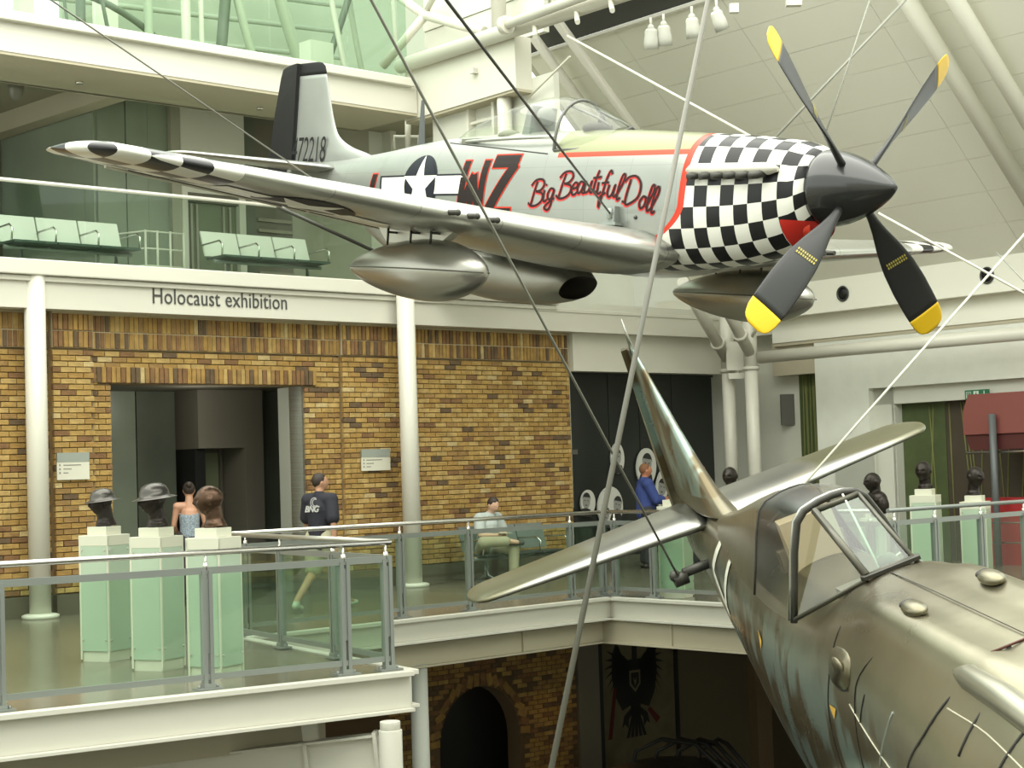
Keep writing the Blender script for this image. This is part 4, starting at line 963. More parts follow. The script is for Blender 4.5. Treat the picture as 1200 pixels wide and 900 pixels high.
block(q, [((.1, 1), (.1, 0)), ((.1, .02), (.5, .75)), ((.5, .75), (.9, .02)), ((.9, 0), (.9, 1)), ((.5, .7), (.5, 0))], -5.42, -.32, .42, .60, .14, .10); build_local(q, 'code_letter', LET, p51, recalc=False); q = MB()
block(q, [((0, .94), (1, .94)), ((.92, .9), (.06, .1)), ((0, .06), (1, .06))], -4.93, -.32, .40, .62, .14, .13); build_local(q, 'code_letter', LET, p51, recalc=False); q = MB()
block(q, [((0, 0), (0, 1))], -7.18, -.35, .2, .52, .2, .10)
build_local(q, 'code_letter', LET, p51, recalc=False)
GL = {'B': [[(0, 0), (.12, .95)], [(-.12, .78), (.05, 1.0), (.35, 1.02), (.48, .82), (.36, .6), (.14, .54)], [(.16, .54), (.46, .46), (.5, .2), (.3, 0), (.02, -.04), (-.14, .1)]],
      'i': [[(0, .5), (.02, .1), (.1, 0), (.2, .1)], [(.03, .68), (.05, .74)]],
      'g': [[(.26, .46), (.1, .5), (0, .28), (.06, .06), (.2, .1), (.27, .46), (.22, -.2), (.1, -.4), (-.06, -.3), (.1, -.1), (.34, .1)]],
      'e': [[(.0, .24), (.2, .3), (.22, .46), (.1, .5), (.0, .3), (.04, .05), (.16, 0), (.28, .12)]],
      'a': [[(.26, .44), (.1, .5), (0, .25), (.08, .02), (.2, .12), (.26, .44), (.24, .1), (.32, .02), (.38, .1)]],
      'u': [[(0, .5), (-.02, .15), (.08, 0), (.2, .12), (.26, .5), (.24, .1), (.32, 0), (.38, .1)]],
      't': [[(.1, .95), (.04, .3), (.08, .02), (.2, .08)], [(-.08, .62), (.24, .66)]],
      'f': [[(.3, .85), (.2, 1.0), (.12, .7), (.06, 0), (.0, -.5), (-.02, -.1), (.2, .1)], [(-.06, .48), (.24, .52)]],
      'l': [[(0, .12), (.2, .7), (.2, 1.0), (.1, .95), (.04, .3), (.08, 0), (.2, .08)]],
      'D': [[(.1, .9), (.04, 0), (.3, .0), (.56, .25), (.56, .7), (.3, 1.0), (0, .98), (-.14, .8)], [(-.1, .06), (.04, 0)]],
      'o': [[(.12, .48), (0, .25), (.08, 0), (.22, .1), (.24, .38), (.12, .48), (.3, .4)]]}
ADV = {'B': .56, 'i': .2, 'g': .36, 'e': .26, 'a': .34, 'u': .36, 't': .2, 'f': .28, 'l': .19, 'D': .62, 'o': .28, ' ': .2}
q = MB(); txt = 'Big Beautiful Doll'; tot = sum(ADV[c] for c in txt); cur = 0
basez = lambda f: -.185 + .13 * math.sin(min(f / .62, 1) * PI / 2) - .22 * max(0, (f - .45) / .55) ** 1.3
for ch in txt:
    if ch != ' ':
        for st in GL[ch]:
            pts = spline2(st, 5) if len(st) > 2 else [st[0], ((st[0][0] + st[1][0]) / 2, (st[0][1] + st[1][1]) / 2), st[1]]
            x0 = -4.19; Wd = 1.76; hh = .235
            f0 = cur / tot; pp = [(x0 + (cur + p[0]) / tot * Wd + p[1] * hh * .22, basez(f0) + p[1] * hh * (1.05 if ch in 'BD' else 1.0)) for p in pts]
            for mi, wd_, off in ((1, .036, .004), (0, .022, .008)):
                a, b = ribbon([(p[0] - (.008 if mi else 0), p[1] - (.008 if mi else 0)) for p in pp], wd_); q.add([side(TA, off)(v[0], v[1]) for v in a], b, mi)
    cur += ADV[ch]
build_local(q, 'name_lettering', [mat('script_black', (.03, .012, .012), .4, spec=.12), mat('script_red', (.60, .05, .05), .4, spec=.12)], p51, recalc=False)
vs, fs = text_mesh('472218', .44, .92, .12); wd_ = max(v[0] for v in vs); q = MB()
for sg in (-1, 1):
    q.add([(-9.19 + v[0] / wd_ * .74, sg * .068, .36 + v[1]) if sg < 0 else (-8.45 - v[0] / wd_ * .74, .068, .36 + v[1]) for v in vs], fs)
build_local(q, 'serial_number', mat('serial_black', (.02, .02, .02), .5, spec=.12), p51, recalc=False)
q = MB(); q.rng(-3.02, -2.90, -.50, -.42, -.36, -.20); q.tube((-2.96, -.5, -.32), (-2.96, -.5, -.22), .03); q.rng(-3.06, -2.86, -.52, -.42, -.38, -.35); build_local(q, 'suspension_lug', GREYST, p51)
q = MB(); q.ball((-2.68, fus_y(TA, -2.68, -.30) - .0, -.30), .022, 8); build_local(q, 'fastener', BLK, p51)

# ------------------------------------------------------------ olive fighter, nose towards the viewer
PM2 = cam_pose((-0.95228139, -1.22189546, -0.89581464), (2.55646304, -1.7062073, -5.35724624))
TF = [(-.40, .60, -.60, .60, 2.0), (-.60, .65, -.65, .645, 2.0), (-1.2, .665, -.67, .655, 2.0), (-1.75, .665, -.69, .645, 2.05), (-2.1, .665, -.82, .62, 2.2), (-2.6, .67, -.98, .58, 2.35), (-3.3, .675, -1.12, .555, 2.4), (-3.6, .665, -1.15, .55, 2.45),
      (-4.1, .53, -1.16, .545, 2.45), (-4.8, .53, -1.10, .51, 2.35), (-5.4, .56, -1.0, .455, 2.2), (-6.0, .56, -.84, .38, 2.15), (-6.8, .53, -.60, .275, 2.0), (-7.4, .49, -.42, .195, 2.0), (-8.0, .43, -.16, .12, 2.0), (-8.65, .35, -.06, .05, 2.0)]
def camo_mat():
    m = bpy.data.materials.new('mottled_camouflage'); m.use_nodes = True; n, l = nodes_of(m); b = n['Principled BSDF']
    tc, (X, Y, Z) = xyz(n, l); mt = lambda *a: node_math(n, l, *a)
    mp = n.new('ShaderNodeMapping'); mp.inputs['Scale'].default_value = (2.4, 2.4, 1.3); l.new(tc.outputs['Object'], mp.inputs[0])
    nz = n.new('ShaderNodeTexNoise'); nz.inputs['Scale'].default_value = 1.7; nz.inputs['Detail'].default_value = 2.5; l.new(mp.outputs[0], nz.inputs['Vector'])
    n2 = n.new('ShaderNodeTexNoise'); n2.inputs['Scale'].default_value = 1.3; n2.inputs['Detail'].default_value = 5; l.new(tc.outputs['Object'], n2.inputs['Vector'])
    top = mixc(n, l, n2.outputs[0], (0.09, 0.075, 0.048), (0.21, 0.19, 0.125))
    blo = n.new('ShaderNodeMapRange'); blo.inputs[1].default_value = .47; blo.inputs[2].default_value = .56; l.new(nz.outputs[0], blo.inputs[0])
    low = mixc(n, l, blo.outputs[0], (0.27, 0.34, 0.30), (0.13, 0.105, 0.06))
    lowf = n.new('ShaderNodeMapRange'); lowf.inputs[1].default_value = .40; lowf.inputs[2].default_value = .12; l.new(Z, lowf.inputs[0])
    rear = n.new('ShaderNodeMapRange'); rear.inputs[1].default_value = -1.9; rear.inputs[2].default_value = -2.9; l.new(X, rear.inputs[0])
    fin = mt('GREATER_THAN', Z, .62); fr = mt('MULTIPLY', fin, mt('LESS_THAN', X, -6.9))
    f = mt('MAXIMUM', mt('MULTIPLY', lowf.outputs[0], rear.outputs[0]), fr)
    c = mixc(n, l, f, top, low)
    cow = n.new('ShaderNodeMapRange'); cow.inputs[1].default_value = -3.1; cow.inputs[2].default_value = -2.3; l.new(X, cow.inputs[0])
    c = mixc(n, l, mt('MULTIPLY', cow.outputs[0], .8), c, (0.27, 0.25, 0.17))
    l.new(c, b.inputs['Base Color']); b.inputs['Metallic'].default_value = .75
    rg = n.new('ShaderNodeMapRange'); rg.inputs[3].default_value = .22; rg.inputs[4].default_value = .36; l.new(n2.outputs[0], rg.inputs[0]); l.new(rg.outputs[0], b.inputs['Roughness'])
    bp = n.new('ShaderNodeBump'); bp.inputs['Strength'].default_value = .10; bp.inputs['Distance'].default_value = .05; n3 = n.new('ShaderNodeTexNoise'); n3.inputs['Scale'].default_value = 3.5
    l.new(tc.outputs['Object'], n3.inputs['Vector']); l.new(n3.outputs[0], bp.inputs['Height']); l.new(bp.outputs[0], b.inputs['Normal'])
    return m
CAMO = camo_mat(); GUNM = mat('worn_metal', (.36, .355, .32), .26, .9, var=.1, scale=3); DKF = mat('dark_canopy_frame', (.045, .042, .035), .4, .3)
def tail_mat():
    m = bpy.data.materials.new('tailplane_metal'); m.use_nodes = True; n, l = nodes_of(m); b = n['Principled BSDF']
    tc, (X, Y, Z) = xyz(n, l); mt = lambda *a: node_math(n, l, *a)
    nz = n.new('ShaderNodeTexNoise'); nz.inputs['Scale'].default_value = 3.0; nz.inputs['Detail'].default_value = 5; l.new(tc.outputs['Object'], nz.inputs['Vector'])
    c = mixc(n, l, nz.outputs[0], (0.26, 0.26, 0.235), (0.42, 0.42, 0.385))
    a = n.new('ShaderNodeMapRange'); a.inputs[1].default_value = .86; a.inputs[2].default_value = .98; l.new(mt('ADD', mt('ABSOLUTE', Y), mt('MULTIPLY', nz.outputs[0], .1)), a.inputs[0])
    e = n.new('ShaderNodeMapRange'); e.inputs[1].default_value = -7.70; e.inputs[2].default_value = -7.76; l.new(X, e.inputs[0])
    f = mt('MULTIPLY', a.outputs[0], e.outputs[0]); l.new(mixc(n, l, f, c, (0.13, 0.125, 0.07)), b.inputs['Base Color'])
    l.new(mt('SUBTRACT', .9, mt('MULTIPLY', f, .45)), b.inputs['Metallic']); b.inputs['Roughness'].default_value = .28
    return m
TPM = tail_mat()
fw = thing('fighter_plane', 'olive and blue mottled fighter plane in the foreground, nose to the lower right', 'airplane', M=PM2)
def fusF(x, z, off=.004, sg=-1): return V((x, fus_y(TF, x, z, sg) + sg * off, z))
fl_ = loft(TF, -.42, -8.65, 110, 64)
for p in fl_.v:                                    # raised gun hoods on the cowl top
    if p.z > .3:
        for cy, wy in ((-.27, .15), (.27, .15)):
            u = max(0, 1 - ((p.y - cy) / wy) ** 2); xx = p.x
            a = min(max((xx + 3.55) / .5, 0), 1) * min(max((-1.2 - xx) / .6, 0), 1); a = a * a * (3 - 2 * a); p.z += .06 * u * u * a
build_local(fl_, 'fuselage', CAMO, fw)
# windscreen
def quad(m_, pts, mi=0): m_.add([V(p) for p in pts], [(0, 1, 2, 3)], mi)
WB, WT = [(-3.58, -.125, .68), (-3.58, .125, .68)], [(-4.15, -.125, .955), (-4.15, .125, .955)]
q = MB(); quad(q, [WB[0], WB[1], WT[1], WT[0]]); build_local(q, 'windscreen_pane', G_WS, fw, recalc=False)
for sg in (-1, 1):
    q = MB(); q.add([V((-3.60, sg * .14, .655)), V((-4.15, sg * .13, .945)), V((-4.17, sg * (.405 if sg < 0 else .30), .46))], [(0, 1, 2)]); build_local(q, 'side_pane', G_CAN, fw, recalc=False)
q = MB()
q.path([WB[0], WB[1]], .016, 6); q.path([WT[0], WT[1]], .018, 6)
for sg in (-1, 1): 
    i = 0 if sg < 0 else 1
    q.path([WB[i], WT[i]], .022 if sg < 0 else .013, 6); q.path([(-3.58, sg * .135, .665), (-3.85, sg * (.31 if sg < 0 else .23), .56), (-4.17, sg * (.41 if sg < 0 else .30), .45)], .014, 6)
build_local(q, 'windscreen_frame', mat('olive_frame', (.085, .08, .06), .35, .5), fw)
q = MB(); q.prism([(-3.61, -.15), (-3.61, .15), (-3.58, .16), (-3.54, .15), (-3.54, -.15), (-3.58, -.16)], .672, .690); build_local(q, 'windscreen_sill', DKF, fw)
arch = [(-4.19, s_ * a * (1 if s_ < 0 else .74), z) for s_, a, z in ((-1, .42, .43), (-1, .355, .60), (-1, .29, .78), (-1, .225, .92), (-1, .17, .965), (-1, .08, .985), (1, .0, .99), (1, .08, .985), (1, .17, .965), (1, .225, .92), (1, .29, .78), (1, .355, .60), (1, .42, .43))]
q = MB(); q.path(arch, .020, 8); build_local(q, 'canopy_arch', DKF, fw)
q = MB(); q.path([(p[0] - .05, p[1] * 1.01, p[2] + .004) for p in arch], .012, 8); build_local(q, 'canopy_arch_trim', GUNM, fw)
def ring_of(x, f):   # canopy ring scaled
    return [(x, p[1] * f[0], .43 + (p[2] - .43) * f[1]) for p in arch]
prof = [(-4.21, 1.0, 1.0), (-4.45, 1.02, 1.0), (-4.75, 1.0, .97), (-5.05, .95, .90)]
def ringloft(prof, name, m, par, k=5):
    P2 = spline2(prof, k); rows = []; n_ = len(arch)
    for p in P2: rows += [V(v) for v in ring_of(p[0], (p[1], p[2]))]
    q = MB(); q.add(rows, [(i * n_ + j, i * n_ + j + 1, (i + 1) * n_ + j + 1, (i + 1) * n_ + j) for i in range(len(P2) - 1) for j in range(n_ - 1)], 0, True)
    return build_local(q, name, m, par)
ringloft(prof, 'canopy_glass', glass('hazy_canopy_glass', (.93, .92, .86), .14, .25), fw)
ringloft([(-5.05, .95, .90), (-5.45, .86, .78), (-5.95, .70, .58), (-6.55, .48, .34), (-7.15, .25, .14)], 'canopy_fairing', CAMO, fw)
q = MB(); q.path(ring_of(-5.05, (.955, .905)), .007, 6); build_local(q, 'canopy_rear_band', DKF, fw)
# cockpit inside
q = MB(); q.rng(-5.1, -3.7, -.28, .28, .16, .22); q.rng(-5.05, -4.98, -.2, .2, .2, .62); build_local(q, 'cockpit_tub', mat('cockpit_grey', (.14, .12, .09), .6), fw)
q = MB(); q.prism([(-4.97, .3), (-4.80, .3), (-4.93, .78), (-4.99, .80)], -.16, .16, 0, None, 'y'); build_local(q, 'seat', mat('seat_tan', (.38, .32, .22), .8), fw)
q = MB(); q.rng(-3.90, -3.65, -.22, .22, .40, .60); q.ball((-3.80, .06, .64), (.08, .06, .06), 10); build_local(q, 'instrument_hood', mat('cockpit_grey', (.06, .06, .055)), fw)
q = MB(); q.tube((-4.17, .05, .98), (-3.77, .0, .62), .006, n=8); q.tube((-3.95, -.25, .5), (-3.85, .15, .66), .005, n=6); build_local(q, 'brace_rod', mat('rod_white', (.75, .75, .68), .4), fw)
# tail
le = spline2([(-6.95, .50), (-7.25, .62), (-7.55, .85), (-7.90, 1.20), (-8.22, 1.55), (-8.36, 1.68)], 5); te = [(-8.62 - .12 * (1 - i / (len(le) - 1)), p[1]) for i, p in enumerate(le)]
build_local(surf_between(le, te, lambda f: .125 - .02 * f), 'fin', CAMO, fw)
te2 = [(-8.62 - .12 * (1 - i / 9), .18 + 1.50 * i / 9) for i in range(10)]; re2 = [(p[0] - .36 + .14 * (i / 9) ** 2, p[1]) for i, p in enumerate(te2)]
m_ = MB(); rows = []
for (a, b) in zip(te2, re2): rows += [V((a[0], -.05, a[1])), V((a[0], .05, a[1])), V((b[0], .006, b[1])), V((b[0], -.006, b[1]))]
m_.add(rows, [(i * 4 + j, i * 4 + (j + 1) % 4, i * 4 + 4 + (j + 1) % 4, i * 4 + 4 + j) for i in range(9) for j in range(4)] + [(0, 1, 2, 3), (36, 37, 38, 39)]); build_local(m_, 'rudder', CAMO, fw)
q = MB(); q.tube((-8.42, 0, 1.64), (-8.40, 0, 1.93), .022, .003, 8); build_local(q, 'aerial_spike', GUNM, fw)
for sg in (-1, 1):
    st = []
    for i in range(12):
        f = i / 11; y = .04 + 1.62 * f; st.append((sg * y, -7.42 - .33 * f, -8.62 + .10 * f, .42, .115 - .02 * f))
    for k in range(1, 7):
        t = k / 6; e = 1 - math.cos(t * PI / 2); st.append((sg * (1.66 + .17 * math.sin(t * PI / 2)), -7.75 - .36 * e, -8.52 + .38 * e, .42, .095))
    o = build_local(wing_mesh(st), 'tailplane', TPM, fw)
# wings (below the frame)
for sg in (-1, 1):
    st = [(sg * (.35 + 4.9 * i / 12), -2.0 - .55 * i / 12, -4.3 + .75 * i / 12, -.42 + .4 * i / 12, .15 - .05 * i / 12) for i in range(13)]
    build_local(wing_mesh(st), 'wing', CAMO, fw)
sp = MB(); sp.lathe([(.30, -.55), (.30, -.42), (.28, -.3), (.22, -.15), (.12, -.04), (0, 0)], 32, 0, AX); build_local(sp, 'spinner', mat('fw_spinner', (.05, .05, .045), .4), fw)
for k in range(3):
    q = MB(); th = PI / 3 + k * 2 * PI / 3; er = V((0, math.cos(th), math.sin(th))); et = V((.5, -math.sin(th) * .85, math.cos(th) * .85))
    for sl in (0,): q.add([V((-.35, 0, 0)) + er * r_ + et * c_ + V((t_, 0, 0)) for r_, hw in ((.2, .08), (.6, .13), (1.1, .14), (1.55, .10), (1.65, .03)) for c_, t_ in ((-hw, 0), (0, .02), (hw, 0), (0, -.02))], [(i * 4 + j, i * 4 + (j + 1) % 4, i * 4 + 4 + (j + 1) % 4, i * 4 + 4 + j) for i in range(4) for j in range(4)] + [(0, 1, 2, 3), (16, 17, 18, 19)])
    build_local(q, 'propeller_blade', BLADE, fw)
# cowling details
LINE = mat('seam_black', (.02, .018, .014), .6); SHINE = mat('seam_bright', (.42, .40, .30), .4, .3)
def onF(x, z, off=.003, sg=-1): return V((x, fus_y(TF, x, z, sg) + sg * off, z))
def seam(name, pts, wd=.012, m=LINE, off=.004, sg=-1, k=5):
    P2 = spline2(pts, k) if len(pts) > 2 else [(pts[0][0] * (1 - i / 6) + pts[1][0] * i / 6, pts[0][1] * (1 - i / 6) + pts[1][1] * i / 6) for i in range(7)]
    q = MB(); q.path([onF(p[0], p[1], off - wd * .35, sg) for p in P2], wd / 2, 5); return build_local(q, name, m, fw)
for sg in (-1, 1):
    seam('panel_seam', [(-1.86, .655), (-1.86, .60), (-1.95, .52), (-2.07, .38), (-2.30, .18), (-2.45, -.1), (-2.5, -.4)], .018, sg=sg)
    seam('panel_seam', [(-1.92, .50), (-1.5, .50), (-1.0, .46)], .009, SHINE, sg=sg)
    seam('panel_seam', [(-3.20, .24), (-2.85, .14), (-2.42, .06)], .009, SHINE, sg=sg)
    seam('panel_seam', [(-3.47, .53), (-3.53, .30), (-3.62, .05), (-3.66, -.4)], .007, sg=sg)
    seam('panel_seam', [(-2.75, .60), (-3.05, .40), (-3.12, .2), (-3.2, -.4)], .006, sg=sg)
    seam('latch', [(-1.62, .60), (-1.66, .40)], .016, sg=sg); seam('latch', [(-1.25, .56), (-1.32, .38)], .016, sg=sg)
    seam('latch_rod', [(-2.52, .36), (-2.80, .06)], .016, GREYST, sg=sg); seam('latch_rod', [(-2.95, .34), (-3.05, .18)], .007, sg=sg)
q = MB(); q.path([(-1.86, y, .667) for y in (-.2, -.1, 0, .1, .2)], .006, 5); build_local(q, 'panel_seam', mat('seam_red_brown', (.10, .03, .02), .5), fw)
q = MB(); q.path([(-3.5, -.03, .678), (-2.9, -.03, .682), (-1.9, -.03, .672)], .003, 4); build_local(q, 'panel_seam', LINE, fw)
for sg in (-1, 1):
    q = MB(); q.ball((-2.74, sg * .19, .69), (.12, .05, .032), 16); build_local(q, 'gun_blister', GUNM if 0 else CAMO, fw)
    q = MB(); q.ball((-2.82, sg * .19, .698), (.04, .04, .018), 12); build_local(q, 'blister_slot', LINE, fw)
    q = MB(); q.path([(-2.0, sg * .31, .59), (-1.85, sg * .315, .605), (-1.5, sg * .325, .60), (-1.0, sg * .335, .55), (-.75, sg * .34, .50)], [.03, .055, .06, .055, .02], 14); build_local(q, 'gun_trough', mat('dull_trough', (.28, .27, .21), .3, .7), fw)
    q = MB(); pl = []
    for k in range(16):
        a = 2 * PI * k / 16; pl.append((-3.36 + .16 * math.copysign(abs(math.cos(a)) ** .7, math.cos(a)), .37 + .085 * math.copysign(abs(math.sin(a)) ** .7, math.sin(a))))
    v_, f_ = poly(pl); q.add([onF(p[0], p[1], .010, sg) for p in pl] + [onF(p[0], p[1], -.01, sg) for p in pl], [tuple(range(16))] + [(i, (i + 1) % 16, (i + 1) % 16 + 16, i + 16) for i in range(16)], 0, True)
    c0 = onF(-3.36, .38, .012, sg); q.ball(tuple(c0), (.085, .018, .05), 14); build_local(q, 'hatch', CAMO, fw)
    seam('hatch_gap', [(-3.48, .30), (-3.36, .275), (-3.22, .30)], .018, sg=sg)
q = MB(); q.add([onF(-3.50, .10, .006), onF(-3.56, .16, .006), onF(-3.44, .165, .006)], [(0, 1, 2)]); build_local(q, 'warning_triangle', mat('tri_orange', (.55, .32, .05), .5), fw, recalc=False)
q = MB(); q.add([onF(-5.10, .15, .006), onF(-5.2, .19, .006), onF(-5.16, .09, .006)], [(0, 1, 2)]); build_local(q, 'warning_triangle', mat('tri_orange', (.55, .32, .05)), fw, recalc=False)
q = MB()
for pts in ([(-6.70, .44), (-7.02, .20)], [(-7.02, .20), (-6.50, .0)], [(-6.20, .46), (-6.62, .0)]):
    d = (V(pts[1]) - V(pts[0])).normalized(); nn_ = V((-d.y, d.x)) * .035
    drape(q, [tuple(V(pts[0]) + nn_), tuple(V(pts[0]) - nn_), tuple(V(pts[1]) - nn_), tuple(V(pts[1]) + nn_)], [(0, 1, 2, 3)], lambda a, b: onF(a, b, .006))
build_local(q, 'number_four', mat('number_white', (.62, .62, .52), .5), fw, recalc=False)
q = MB(); p0 = V((-7.35, -.16, .18)); q.tube(p0, p0 + V((0, -.22, 0)), .035, n=12); q.tube(p0 + V((0, -.2, -.03)), p0 + V((.0, -.3, -.03)), .05, n=12); q.ball(tuple(p0 + V((0, -.28, 0))), .045, 10)
build_local(q, 'suspension_lug', mat('gun_dark', (.06, .058, .05)), fw)

# ------------------------------------------------------------ suspension cables
def cable(label, p, q_, r, m, name='suspension_cable', group='suspension cables'):
    x = MB(); x.tube(p, q_, r, n=8); return tag(x.build(name, m, loc=p), label, 'cable')
CBD = mat('dark_wire', (.05, .05, .04), .5, .0); CBG = mat('grey_wire', (.24, .24, .20), .5, .0); CBW = mat('pale_wire', (.62, .60, .50), .5)
def ext(p, q_, t): return p + (q_ - p) * t
a_, b_ = at(60, 0, 11.0), PM1 @ V((-3.4, -3.6, zw(3.6) + .12)); cable('thin pale cable from the upper left down to the near wing', ext(b_, a_, 1.6), b_, .006, CBG)
lugF = PM2 @ V((-7.35, -.42, .16)); a_ = at(435, 0, 8.2); cable('long thin cable crossing the silver wing and ending at the olive tail', ext(lugF, a_, 1.4), lugF, .008, CBG)
lugP = PM1 @ V((-2.96, -.50, -.27)); a_ = at(523, 0, 9.5); cable('dark cable from the top ending at the bracket under the name lettering', ext(lugP, a_, 1.5), lugP, .010, CBD)
cable('thickest cable, slanting across the whole picture in front of the checkered nose', at(842, -60, 10.2), at(640, 930, 8.0), .0145, mat('thick_wire', (.13, .125, .10), .5, .0))
pF = PM2 @ V((-6.05, .02, .56)); cable('pale cable rising to the right from behind the olive canopy', pF, ext(pF, at(1200, 275, 12.5), 1.15), .0085, CBW)
p1_ = PM1 @ V((-2.2, 2.6, zw(2.6))); cable('white cable running right and down from behind the propeller', at(1030, 250, 17.5), at(1230, 360, 15.5), .012, CBW)
cable('thin white tie running down right from the roof truss behind the spotlights', at(665, 42, 24.0), at(880, 160, 20.5), .017, CBW)
cable('short thin tie left of the canopy top', at(668, 66, 24.5), at(618, 116, 25.5), .015, CBW)
cable('thin cable rising right from the nose of the silver aircraft', at(905, 165, 18.5), at(1080, -20, 19), .013, CBG)
cable('thinnest cable rising almost straight up behind the upper propeller blades', at(966, 160, 18.5), at(1026, -20, 19), .009, CBG)
cable('dark cable seen below the near wing left of the drop tank', at(325, 242, 20), at(438, 294, 21), .022, CBD)
cable('thin dark cable below the far beam at the right edge', at(1168, 296, 17), at(1215, 345, 15.5), .007, CBG)

# ------------------------------------------------------------ balustrades of this floor
def balustrade(label, p, q_, posts, name='glass_balustrade', rail_m=None, ext0=.0, ext1=.0, stagger=0):
    t = thing(name, label, 'balustrade', p); d = (q_ - p); ln = d.length; d.normalize(); o = V((d.y, -d.x, 0))
    M = Matrix((d, o, V((0, 0, 1)))).transposed().to_4x4(); M.translation = p
    x = MB(); x.tube(M @ V((-ext0, 0, 1.10)), M @ V((ln + ext1, 0, 1.10)), .024, n=12); x.build('handrail', rail_m or STEEL, t)
    x = MB(); x.rng(-ext0, ln + ext1, -.02, .02, .93, .985, 0, M); x.build('upper_bar', GREYST, t)
    x = MB(); x.rng(-ext0, ln + ext1, -.02, .02, .09, .135, 0, M); x.build('lower_bar', GREYST, t)
    ps = [s_ * ln for s_ in posts]
    for s_ in ps:
        x = MB(); x.rng(s_ - .045, s_ - .012, -.03, .03, .02, .96, 0, M); x.rng(s_ + .012, s_ + .045, -.03, .03, .02, .96, 0, M); x.rng(s_ - .02, s_ + .02, -.02, .02, .3, .9, 0, M); po = x.build('post', GREYST, t)
        x = MB(); x.tube(M @ V((s_, 0, .95)), M @ V((s_, 0, 1.09)), .011, n=8); x.tube(M @ V((s_, 0, .96)), M @ V((s_, 0, 1.02)), .022, n=10); x.build('rail_stem', STEEL, po)
        x = MB(); x.rng(s_ - .11, s_ + .11, -.06, .06, 0.012, .028, 0, M); x.rng(s_ - .05, s_ + .05, -.04, .04, .02, .06, 0, M)
        for u_ in (-.08, .08): x.tube(M @ V((s_ + u_, 0, .02)), M @ V((s_ + u_, 0, .05)), .014, n=6)
        x.build('foot_plate', GREYST, po)
    edges = [-ext0] + ps + [ln + ext1]
    for a, b in zip(edges, edges[1:]):
        if b - a > .1: x = MB(); x.rng(a + .03, b - .03, -.006, .006, .135, .93, 0, M); x.build('glass_panel', G_BAL, t)
    return t
nA = V((AD.y, -AD.x, 0)); inn = -nA * .10 if nA.y < 0 else nA * .10
def tpx(p, q_, px, y):    # share of a run at which a picture column falls, from its foot on the floor
    d = (q_ - p); f = g(px, y); return (f - p).dot(d) / d.dot(d)
pA0, pA1 = A0 + inn, A1 + inn - AD * .08
balustrade('nearest glass balustrade, in front of the three left pedestals', pA0 - AD * 1.2, pA1, [(1.2 + (pA1 - pA0).length * k) / ((pA1 - pA0).length + 1.2) for k in (.01, .50, .865, .985)], ext0=.8, ext1=.0)
balustrade('glass balustrade running back from the corner of the near walkway', pA1 + V((-.02, .08, 0)), CC + V((-.10, 0, 0)), [.30, .62, .97], rail_m=mat('matt_rail', (.50, .49, .43), .35, .8))
cB = CC + V((-.05, .1, 0)); bB = B2 + V((-.02, .14, 0))
balustrade('long glass balustrade before the walking man and the bench', cB, bB, [.03, .40, .585, .885, .985], ext1=.06)
balustrade('glass balustrade behind the lower tail of the olive aircraft', bB + V((.05, -.05, 0)), K + V((.05, .12, 0)), [.02, .18, .5, .8, .97])
balustrade('glass balustrade at right before the bronze busts', K + V((.15, .15, 0)), K2 + V((0, .12, 0)), [.02, .16, .33, .50, .67, .84], ext1=.2, rail_m=GREYST)

# ------------------------------------------------------------ busts on pedestals
def voxel(o, size, smooth=2):
    md = o.modifiers.new('remesh', 'REMESH'); md.mode = 'VOXEL'; md.voxel_size = size; md.use_smooth_shade = True
    if smooth: m2 = o.modifiers.new('smooth', 'SMOOTH'); m2.iterations = smooth; m2.factor = .5
def head_mb(mb_, M, s=1.0, mi=0, ears=True):        # face towards +y, chin at z = 0, crown at .235
    N, H = 36, 28; vs = []; fs = []
    def gs(a, b, w_): return math.exp(-((a - b) / w_) ** 2)
    for i in range(H + 1):
        th = PI * i / H
        for k in range(N):
            q = 2 * PI * k / N; x, y, z = math.sin(th) * math.cos(q), math.sin(th) * math.sin(q), math.cos(th)
            X, Y, Z = x * .078, y * .097, z * .118
            if z < 0: X *= 1 - .24 * (-z) ** 1.6; Y *= (1 - .06 * -z) if y > 0 else (1 - .34 * -z)
            if y < 0 and z > 0: Y *= 1.06
            fr = max(y, 0) ** 2
            Y += fr * (.026 * gs(x, 0, .16) * gs(z, -.10, .16) + .010 * gs(x, 0, .22) * gs(z, .12, .14) - .014 * (gs(x, .38, .17) + gs(x, -.38, .17)) * gs(z, .08, .11) + .009 * gs(z, .25, .10) * gs(x, 0, .6)
                       + .009 * gs(x, 0, .28) * gs(z, -.42, .08) - .006 * gs(x, 0, .3) * gs(z, -.50, .04) + .012 * gs(x, 0, .3) * gs(z, -.80, .13))
            vs.append((X * s, Y * s, (Z + .118) * s))
    fs = [(i * N + k, (i + 1) * N + k, (i + 1) * N + (k + 1) % N, i * N + (k + 1) % N) for i in range(H) for k in range(N)]
    mb_.add(vs, fs, mi, True, M)
    if ears:
        for sg in (-1, 1): mb_.ball((sg * .079 * s, -.005 * s, .118 * s), (.010 * s, .020 * s, .030 * s), 10, mi, M)
BRONZE = mat('dark_bronze', (.022, .017, .013), .36, .5, var=.3, scale=9, bump=.2, bscale=45); IRON = mat('helmet_steel', (.085, .08, .072), .28, .7)
BRONZE2 = mat('brown_bronze', (.075, .042, .025), .28, .7, var=.3, scale=8, bump=.2, bscale=40)
FROST = mat('frosted_green_glass', (.40, .50, .38), .35, var=.03, scale=2, coat=.2)
PEDW = mat('pedestal_white', (.62, .62, .50), .5)
